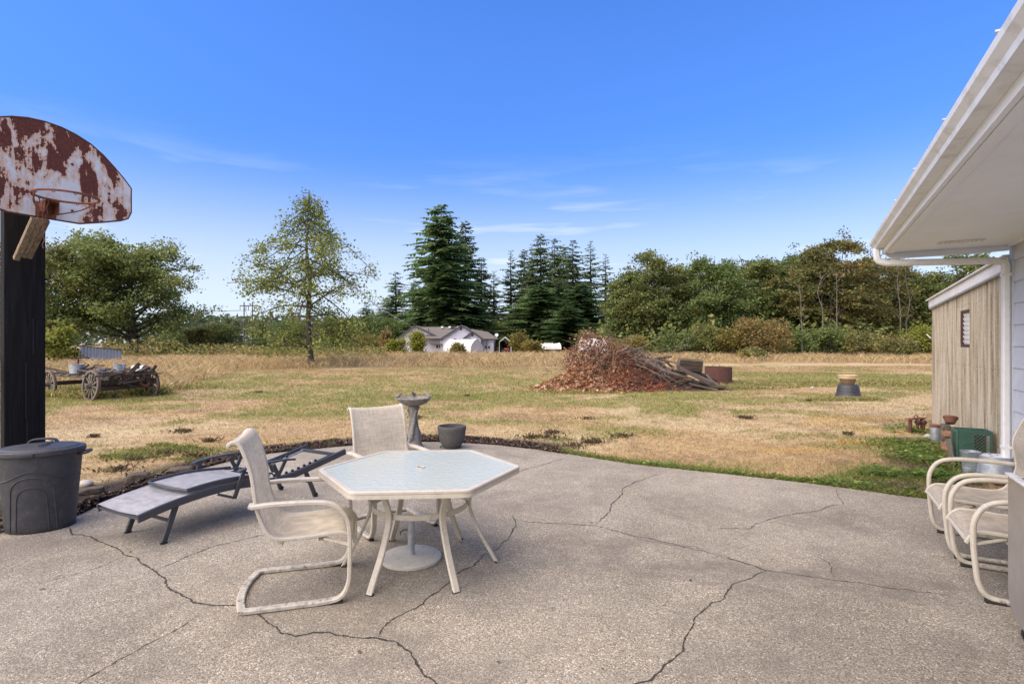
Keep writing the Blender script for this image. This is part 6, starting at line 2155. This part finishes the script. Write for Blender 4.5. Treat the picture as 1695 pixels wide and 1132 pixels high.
# iron seat on its post and steering bits
st = wag
mm = MB(); mm.tube([(.35, 1.55, .68), (.36, 1.55, 1.10)], .022, 8); sp = mm.build('seat_post', M_RUST_DK, wag)
mm = MB(); mm.tube(cr([(.08, 1.55, 1.12), (.20, 1.53, 1.14), (.36, 1.54, 1.125), (.52, 1.53, 1.14), (.62, 1.55, 1.12)], 3), .02, 6); mm.box((.36, 1.55, 1.125), (.30, .22, .018)); tag(mm.build('iron_seat', M_RUST_DK, wag))
mm = MB(); mm.bar((.28, .9, .72), (.50, .9, .93), .035, .03); mm.bar((.50, .9, .93), (.72, .9, .90), .03, .025); mm.build('lever', M_RUST_DK, wag)
for k in range(7):
    mm = MB()
    p0 = Vector((rnd.uniform(0, 1.4), rnd.uniform(-.3, .5), rnd.uniform(.28, .6))); p1 = p0 + Vector((rnd.uniform(-.5, .5), rnd.uniform(-.1, .3), rnd.uniform(-.2, .2)))
    mm.tube([p0, p0.lerp(p1, .5) + Vector((0, 0, .04)), p1], .016, 6); mm.build('iron_rod', M_RUST_DK, wag)


def on_wagon(x_, y_, z_):
    c, s = math.cos(ROT_D), math.sin(ROT_D)
    return (A0.x + c * x_ - s * y_, A0.y + s * x_ + c * y_, wz + z_)


def pail(x_, y_, z_, r0, r1, h, label, mat, rot=(0, 0, 0)):
    root = thing('bucket', label, 'bucket', on_wagon(x_, y_, z_), 0, 'buckets on the wagon', rot=rot)
    mm = MB(); mm.lathe([(r0, 0), (r0, .01), (r1, h - .012), (r1 + .008, h - .008), (r1 + .008, h), (r1 - .004, h), (r0 - .006, .02), (0, .015)], 24); mm.build('body', mat, root)
    mm = MB(); mm.tube([(r1 * math.cos(a), r1 * math.sin(a), h - .02 + .10 * math.sin(a)) for a in np.linspace(0, math.pi, 12)], .005, 5); mm.build('bail', M_RUST_DK, root)


pail(1.22, .35, .80, .11, .14, .34, 'white plastic bucket lying on its side on the wagon', M_WHITE, (R(6), R(96), R(5)))
pail(.98, .6, .692, .13, .16, .26, 'grey metal bucket standing behind the slanting timber on the wagon', M_GALV)
pail(.15, 1.15, .70, .16, .185, .26, 'wide grey tub standing on the left part of the wagon', M_GALV)
pail(.62, .9, .70, .10, .12, .10, 'low pale pan in the middle of the wagon deck', M_GALV)
lp_ = gp(278, 628)
o = thing('scrap_timber', 'dark piece of scrap timber lying in the tall grass right of the wagon', 'timber', (lp_.x, 18.4, gzf(lp_.x, 18.4) + .33), R(20))
mm = MB(); mm.bar((-.30, 0, .06), (.34, 0, -.02), .10, .07); mm.build('beam', M_BROWNWOOD, o, bevel=.006)
mm = MB(); mm.bar((-.05, -.05, .0), (.42, .05, .10), .05, .04); mm.build('slat', M_BROWNWOOD, o, bevel=.004)

# ---------------------------------------------------------------- far buildings
# metal shelter far left
q = wp(134, 583, 34)
ms = thing('metal_shelter', 'low grey corrugated metal shelter with open dark end under the maple', 'shelter', (q.x, 34, gzf(q.x, 34)), R(53))
vs, fs = [], []
n_ = 72
Ls = 2.15
for i in range(n_ + 1):
    u = Ls * i / n_
    yv = .03 * (1 if (i // 3) % 2 else -1)
    vs += [(u, yv, .05), (u, yv, 1.30 - .30 * i / n_)]
    if i: fs.append((2 * i - 2, 2 * i, 2 * i + 1, 2 * i - 1))
mm = MB(); mm.add(vs, fs); mm.build('metal_wall', M_GALV, ms, smooth=0)
mm = MB(); mm.add([(-.1, -.05, 1.32), (Ls + .1, -.05, 1.02), (Ls + .1, 1.7, 1.02), (-.1, 1.7, 1.32), (-.1, -.05, 1.36), (Ls + .1, -.05, 1.06), (Ls + .1, 1.7, 1.06), (-.1, 1.7, 1.36)], [(0, 3, 2, 1), (4, 5, 6, 7), (0, 1, 5, 4), (1, 2, 6, 5), (2, 3, 7, 6), (3, 0, 4, 7)]); mm.build('roof', M_SHINGLE, ms, smooth=0)
mm = MB(); mm.bar((-.22, -.02, 0), (-.02, -.02, 1.28), .07, .07); mm.build('prop', M_WHITE, ms)
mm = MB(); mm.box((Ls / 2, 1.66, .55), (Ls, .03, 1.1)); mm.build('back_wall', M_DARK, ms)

# far house
FY = 76.0
fx = lambda px: (px - 847.5) / FPX * FY
fz = lambda py: HC - (py - 566) / FPX * FY
gb = -.1
fh = thing('far_house', 'pale grey bungalow with several gables and brown roof beyond the meadow', 'house', (0, 0, 0))


def gable(x0, x1, xp, zeave0, zeave1, zp, y0, y1, nm='wall'):
    mm = MB(); mm.prism([(x0, gb), (x1, gb), (x1, zeave1), (xp, zp), (x0, zeave0)], y1 - y0, lambda u, v, w: (u, y0 + w, v))
    mm.build('gable_wall', M_FARWALL, fh, smooth=0)
    rt = MB()
    t_, ov = .16, .35
    for (xa, za, sgn) in ((x0, zeave0, -1), (x1, zeave1, 1)):
        s = (zp - za) / abs(xp - xa)
        xe, ze = xa + sgn * ov, za - s * ov
        rt.add([(xp, y0 - ov, zp + .02), (xe, y0 - ov, ze + .02), (xe, y1, ze + .02), (xp, y1, zp + .02), (xp, y0 - ov, zp + t_), (xe, y0 - ov, ze + t_), (xe, y1, ze + t_), (xp, y1, zp + t_)],
               [(0, 3, 2, 1), (4, 5, 6, 7), (0, 1, 5, 4), (1, 2, 6, 5), (2, 3, 7, 6), (3, 0, 4, 7)])
    rt.build('roof', M_SHINGLE, fh, smooth=0)
    for (xa, za, sgn) in ((x0, zeave0, -1), (x1, zeave1, 1)):
        s = (zp - za) / abs(xp - xa)
        mm = MB(); mm.bar((xp, y0 - ov - .03, zp + .06), (xa + sgn * ov, y0 - ov - .03, za - s * ov + .06), .05, .2); mm.build('barge_board', M_CHARCOAL, fh, smooth=0)


gable(fx(655), fx(728), fx(682), fz(560), fz(561), fz(539.5), FY + 2.0, FY + 9)
gable(fx(733), fx(782), fx(764), fz(560), fz(551), fz(539.5), FY, FY + 9)
gable(fx(771), fx(797), fx(783.5), fz(560), fz(560), fz(550.5), FY - 1.6, FY + 3)
# long roof between the two big gables, ridge across
mm = MB()
mm.add([(fx(678), FY + 4.5, fz(539.5) - .02), (fx(768), FY + 4.5, fz(539.5) - .02), (fx(768), FY + .9, fz(560)), (fx(678), FY + .9, fz(560)), (fx(678), FY + 8.5, fz(560)), (fx(768), FY + 8.5, fz(560))], [(0, 3, 2, 1), (0, 1, 5, 4), (0, 4, 3), (1, 2, 5), (2, 3, 4, 5)])
mm.build('main_roof', M_SHINGLE, fh, smooth=0)
mm = MB()
mm.add([(fx(776), FY + 4.5, fz(543)), (fx(806), FY + 3.6, fz(548.5)), (fx(824), FY - .4, fz(561)), (fx(776), FY - .4, fz(561)), (fx(776), FY + 8.5, fz(561)), (fx(824), FY + 8.5, fz(561))], [(0, 3, 2, 1), (0, 1, 5, 4), (0, 4, 3), (1, 2, 5), (2, 3, 4, 5)])
mm.build('garage_roof', M_SHINGLE, fh, smooth=0)
mm = MB(); mm.box(((fx(788) + fx(818)) / 2, FY + 3.2, (fz(562) + gb) / 2), (fx(818) - fx(788), 6, fz(562) - gb)); mm.build('garage_wall', M_FARWALL, fh, smooth=0)
mm = MB(); mm.box(((fx(728) + fx(733)) / 2, FY + 4, (fz(560) + gb) / 2), (.7, 5, fz(560) - gb)); mm.build('link_wall', M_FARWALL, fh, smooth=0)
mm = MB(); mm.bar((fx(707), FY + 1.6, fz(567.5)), (fx(735), FY + 1.6, fz(570)), 1.6, .10); mm.build('porch_roof', M_SHINGLE, fh, smooth=0)


def fwindow(px0, px1, py0, py1, y_, cols):
    mm = MB(); mm.box(((fx(px0) + fx(px1)) / 2, y_ - .04, (fz(py0) + fz(py1)) / 2), (fx(px1) - fx(px0), .06, fz(py0) - fz(py1))); f_ = mm.build('window', M_WHITE, fh)
    w_ = (fx(px1) - fx(px0)) / cols
    for c in range(cols):
        mm = MB(); mm.box((fx(px0) + w_ * (c + .5), y_ - .08, (fz(py0) + fz(py1)) / 2), (w_ * .78, .03, (fz(py0) - fz(py1)) * .84)); mm.build('pane', M_WINDOW, f_)


fwindow(750, 763, 560, 566, FY, 2)
fwindow(777, 789, 561, 569, FY - 1.6, 2)
fwindow(718, 728, 571, 577, FY + 2, 2)
fwindow(793, 800, 572, 577, FY + .2, 1)
fwindow(802, 812, 572, 577, FY + .2, 2)
for px, py, yy in ((763, 544, FY), (783.5, 554.5, FY - 1.6)):
    mm = MB(); mm.box((fx(px), yy - .04, fz(py)), (.28, .05, .42)); mm.build('gable_vent', M_CHARCOAL, fh)
for px in (726, 739, 754):
    mm = MB(); mm.box((fx(px), FY + 3.9, fz(540.2)), (.35, .3, .25)); mm.build('roof_vent', M_WHITE, fh)
mm = MB(); mm.tube([(fx(704), FY + 3.0, fz(547)), (fx(704), FY + 3.0, fz(543))], .06, 8); mm.build('flue', M_CHARCOAL, fh)
for px in (806, 818):
    mm = MB(); mm.bar((fx(px), FY - .3, gb), (fx(px), FY - .3, fz(562)), .12, .12); mm.build('porch_post', M_CHARCOAL, fh)
mm = MB(); mm.lathe([(0, 0), (.13, .02), (.25, .08), (.26, .095), (.13, .035), (0, .015)], 18, M=Matrix.Rotation(R(60), 3, 'X'), c=(fx(822), FY - .5, fz(555))); mm.tube([(fx(822), FY - .4, fz(561)), (fx(822), FY - .4, fz(555))], .04, 6); mm.build('satellite_dish', M_TRIM, fh)


def ridge_tent(name, label, cat, px0, px1, top, base, Yd, L_, mat, rz=0, sag=.06):
    """fabric shelter: ridge with sagging sides"""
    xc = (px0 + px1) / 2
    x_ = (xc - 847.5) / FPX * Yd
    Wd = (px1 - px0) / FPX * Yd
    H = (base - top) / FPX * Yd
    root = thing(name, label, cat, (x_, Yd, HC - (base - 566) / FPX * Yd), rz)
    prof = [(-.5, 0), (-.47, .45), (-.40, .62), (-.2, .86), (0, 1.0), (.2, .86), (.40, .62), (.47, .45), (.5, 0)]
    vs, fs = [], []
    NL = 9
    for j in range(NL + 1):
        sg = 1 - sag * (1 - abs(2 * ((j * 2 / NL) % 1) - 1))
        for (u, v) in prof: vs.append((u * L_ if False else (j / NL - .5) * Wd, u * L_, v * H * sg))
    k = len(prof)
    for j in range(NL):
        for i in range(k - 1):
            a = j * k + i
            fs.append((a, a + 1, a + k + 1, a + k))
    fs.append(tuple(range(k))); fs.append(tuple(NL * k + i for i in reversed(range(k))))
    mm = MB(); mm.add(vs, fs); mm.build('cover', mat, root, smooth=25)
    for j in (0, 3, 6, 9):
        mm = MB(); mm.tube([((j / NL - .5) * Wd, u * L_ * 1.01, v * H * 1.01) for u, v in prof], .035, 5); mm.build('hoop', mat, root)
    return root


ridge_tent('tent', 'whitish fabric tent in front of the far house', 'tent', 742, 792, 561, 585, 70, 3.4, M_TARP, R(-24))
ridge_tent('covered_boat', 'white tarpaulin draped over something low right of the far house', 'tarp', 890, 926, 567.5, 578, 70, 2.2, M_TARP, R(8), .12)
ridge_tent('tarp_shelter', 'white tarpaulin glimpsed behind the withered crest of the brush pile', 'tarp', 962, 1000, 560, 584, 56, 2.4, M_TARP, R(10), .10)
# carport with a red machine
q = Vector((fx(836), FY + 1, gb))
cpt = thing('carport', 'small open carport with pale roof right of the far house', 'carport', (q.x, q.y, q.z))
w_ = (846 - 825) / FPX * FY
mm = MB(); mm.prism([(-w_ / 2, 1.55), (0, 2.25), (w_ / 2, 1.55), (w_ / 2, 1.68), (0, 2.40), (-w_ / 2, 1.68)], 3.2, lambda u, v, w: (u, w, v)); mm.build('roof', M_TARP, cpt, smooth=0)
for x_ in (-w_ / 2 + .06, w_ / 2 - .06):
    for y_ in (.1, 3.1):
        mm = MB(); mm.bar((x_, y_, 0), (x_, y_, 1.6), .08, .08); mm.build('post', M_WHITE, cpt)
mm = MB(); mm.box((0, 3.1, .85), (w_ - .1, .05, 1.7)); mm.build('back_wall', M_DARK, cpt)
for x_ in (-w_ / 2 + .02, w_ / 2 - .02):
    mm = MB(); mm.box((x_, 1.6, .85), (.03, 3.0, 1.5)); mm.build('side_wall', M_CHARCOAL, cpt)
mch = thing('garden_tractor', 'red garden tractor parked inside the small carport', 'tractor', (q.x + .1, q.y + .7, q.z))
mm = MB(); mm.box((.1, 0, .62), (.75, .5, .35)); mm.build('hood', M_RED, mch, bevel=.05)
mm = MB(); mm.box((-.45, 0, .72), (.35, .4, .12)); mm.box((-.6, 0, .92), (.08, .4, .35)); mm.build('seat', M_DARK, mch, bevel=.03)
for x_, r_ in ((.38, .22), (-.4, .30)):
    for y_ in (-.32, .32):
        mm = MB(); mm.tube([(x_, y_ - .08, r_), (x_, y_ + .08, r_)], r_, 16); mm.build('wheel', M_RUBBER, mch)
# pale parked trailer glimpse under the maple
# power poles
for px, lb in ((404, 'left wooden pole of the twin power line frame'), (418, 'right wooden pole of the twin power line frame')):
    x_ = (px - 847.5) / FPX * 150
    o = thing('utility_pole', lb, 'power pole', (x_, 150, 0), 0, 'twin power poles')
    mm = MB(); mm.tube([(0, 0, 0), (0, 0, HC + (566 - 500) / FPX * 150)], [.22, .15], 8); mm.build('pole', M_POLE, o)
    mm = MB(); mm.bar((-1.25, .2, 11.55), (1.15, .2, 11.55 if px > 410 else 11.5), .22, .26); mm.build('cross_arm', M_POLE, o)
    for s in (-1.2, 0.45, 1.1):
        mm = MB(); mm.tube([(s, .2, 11.4), (s, .2, 10.3)], .08, 6); mm.build('insulator', M_CHARCOAL, o)
    mm = MB(); mm.bar((-.0, .2, 11.0), (1.1 if px < 410 else -1.1, .2, 8.0), .06, .08); mm.build('brace', M_POLE, o)
for kk, zz in enumerate((10.3, 10.25)):
    mm = MB()
    xa = (396 - 847.5) / FPX * 150 + kk * 3.2
    mm.tube([(xa - 120 * f, 150 + 25 * f, zz + 7 * f * f - 3.2 * f) for f in np.linspace(0, 1, 14)], .045, 4)
    tag(mm.build('power_line', M_CHARCOAL, None), ['upper power cable running left from the twin poles', 'second power cable running left from the right pole'][kk], 'cable')
mm = MB()
pa, pb_ = wp(632, 512, 70), wp(668, 533, 70)
pa = wp(600, 494, 70)
mm.tube([pa, pb_ + Vector((0, 0, .05)), wp(690, 546, 72)], .028, 4)
tag(mm.build('guy_wire', M_GALV, None), 'thin pale wire slanting down in front of the firs to the far house', 'cable')
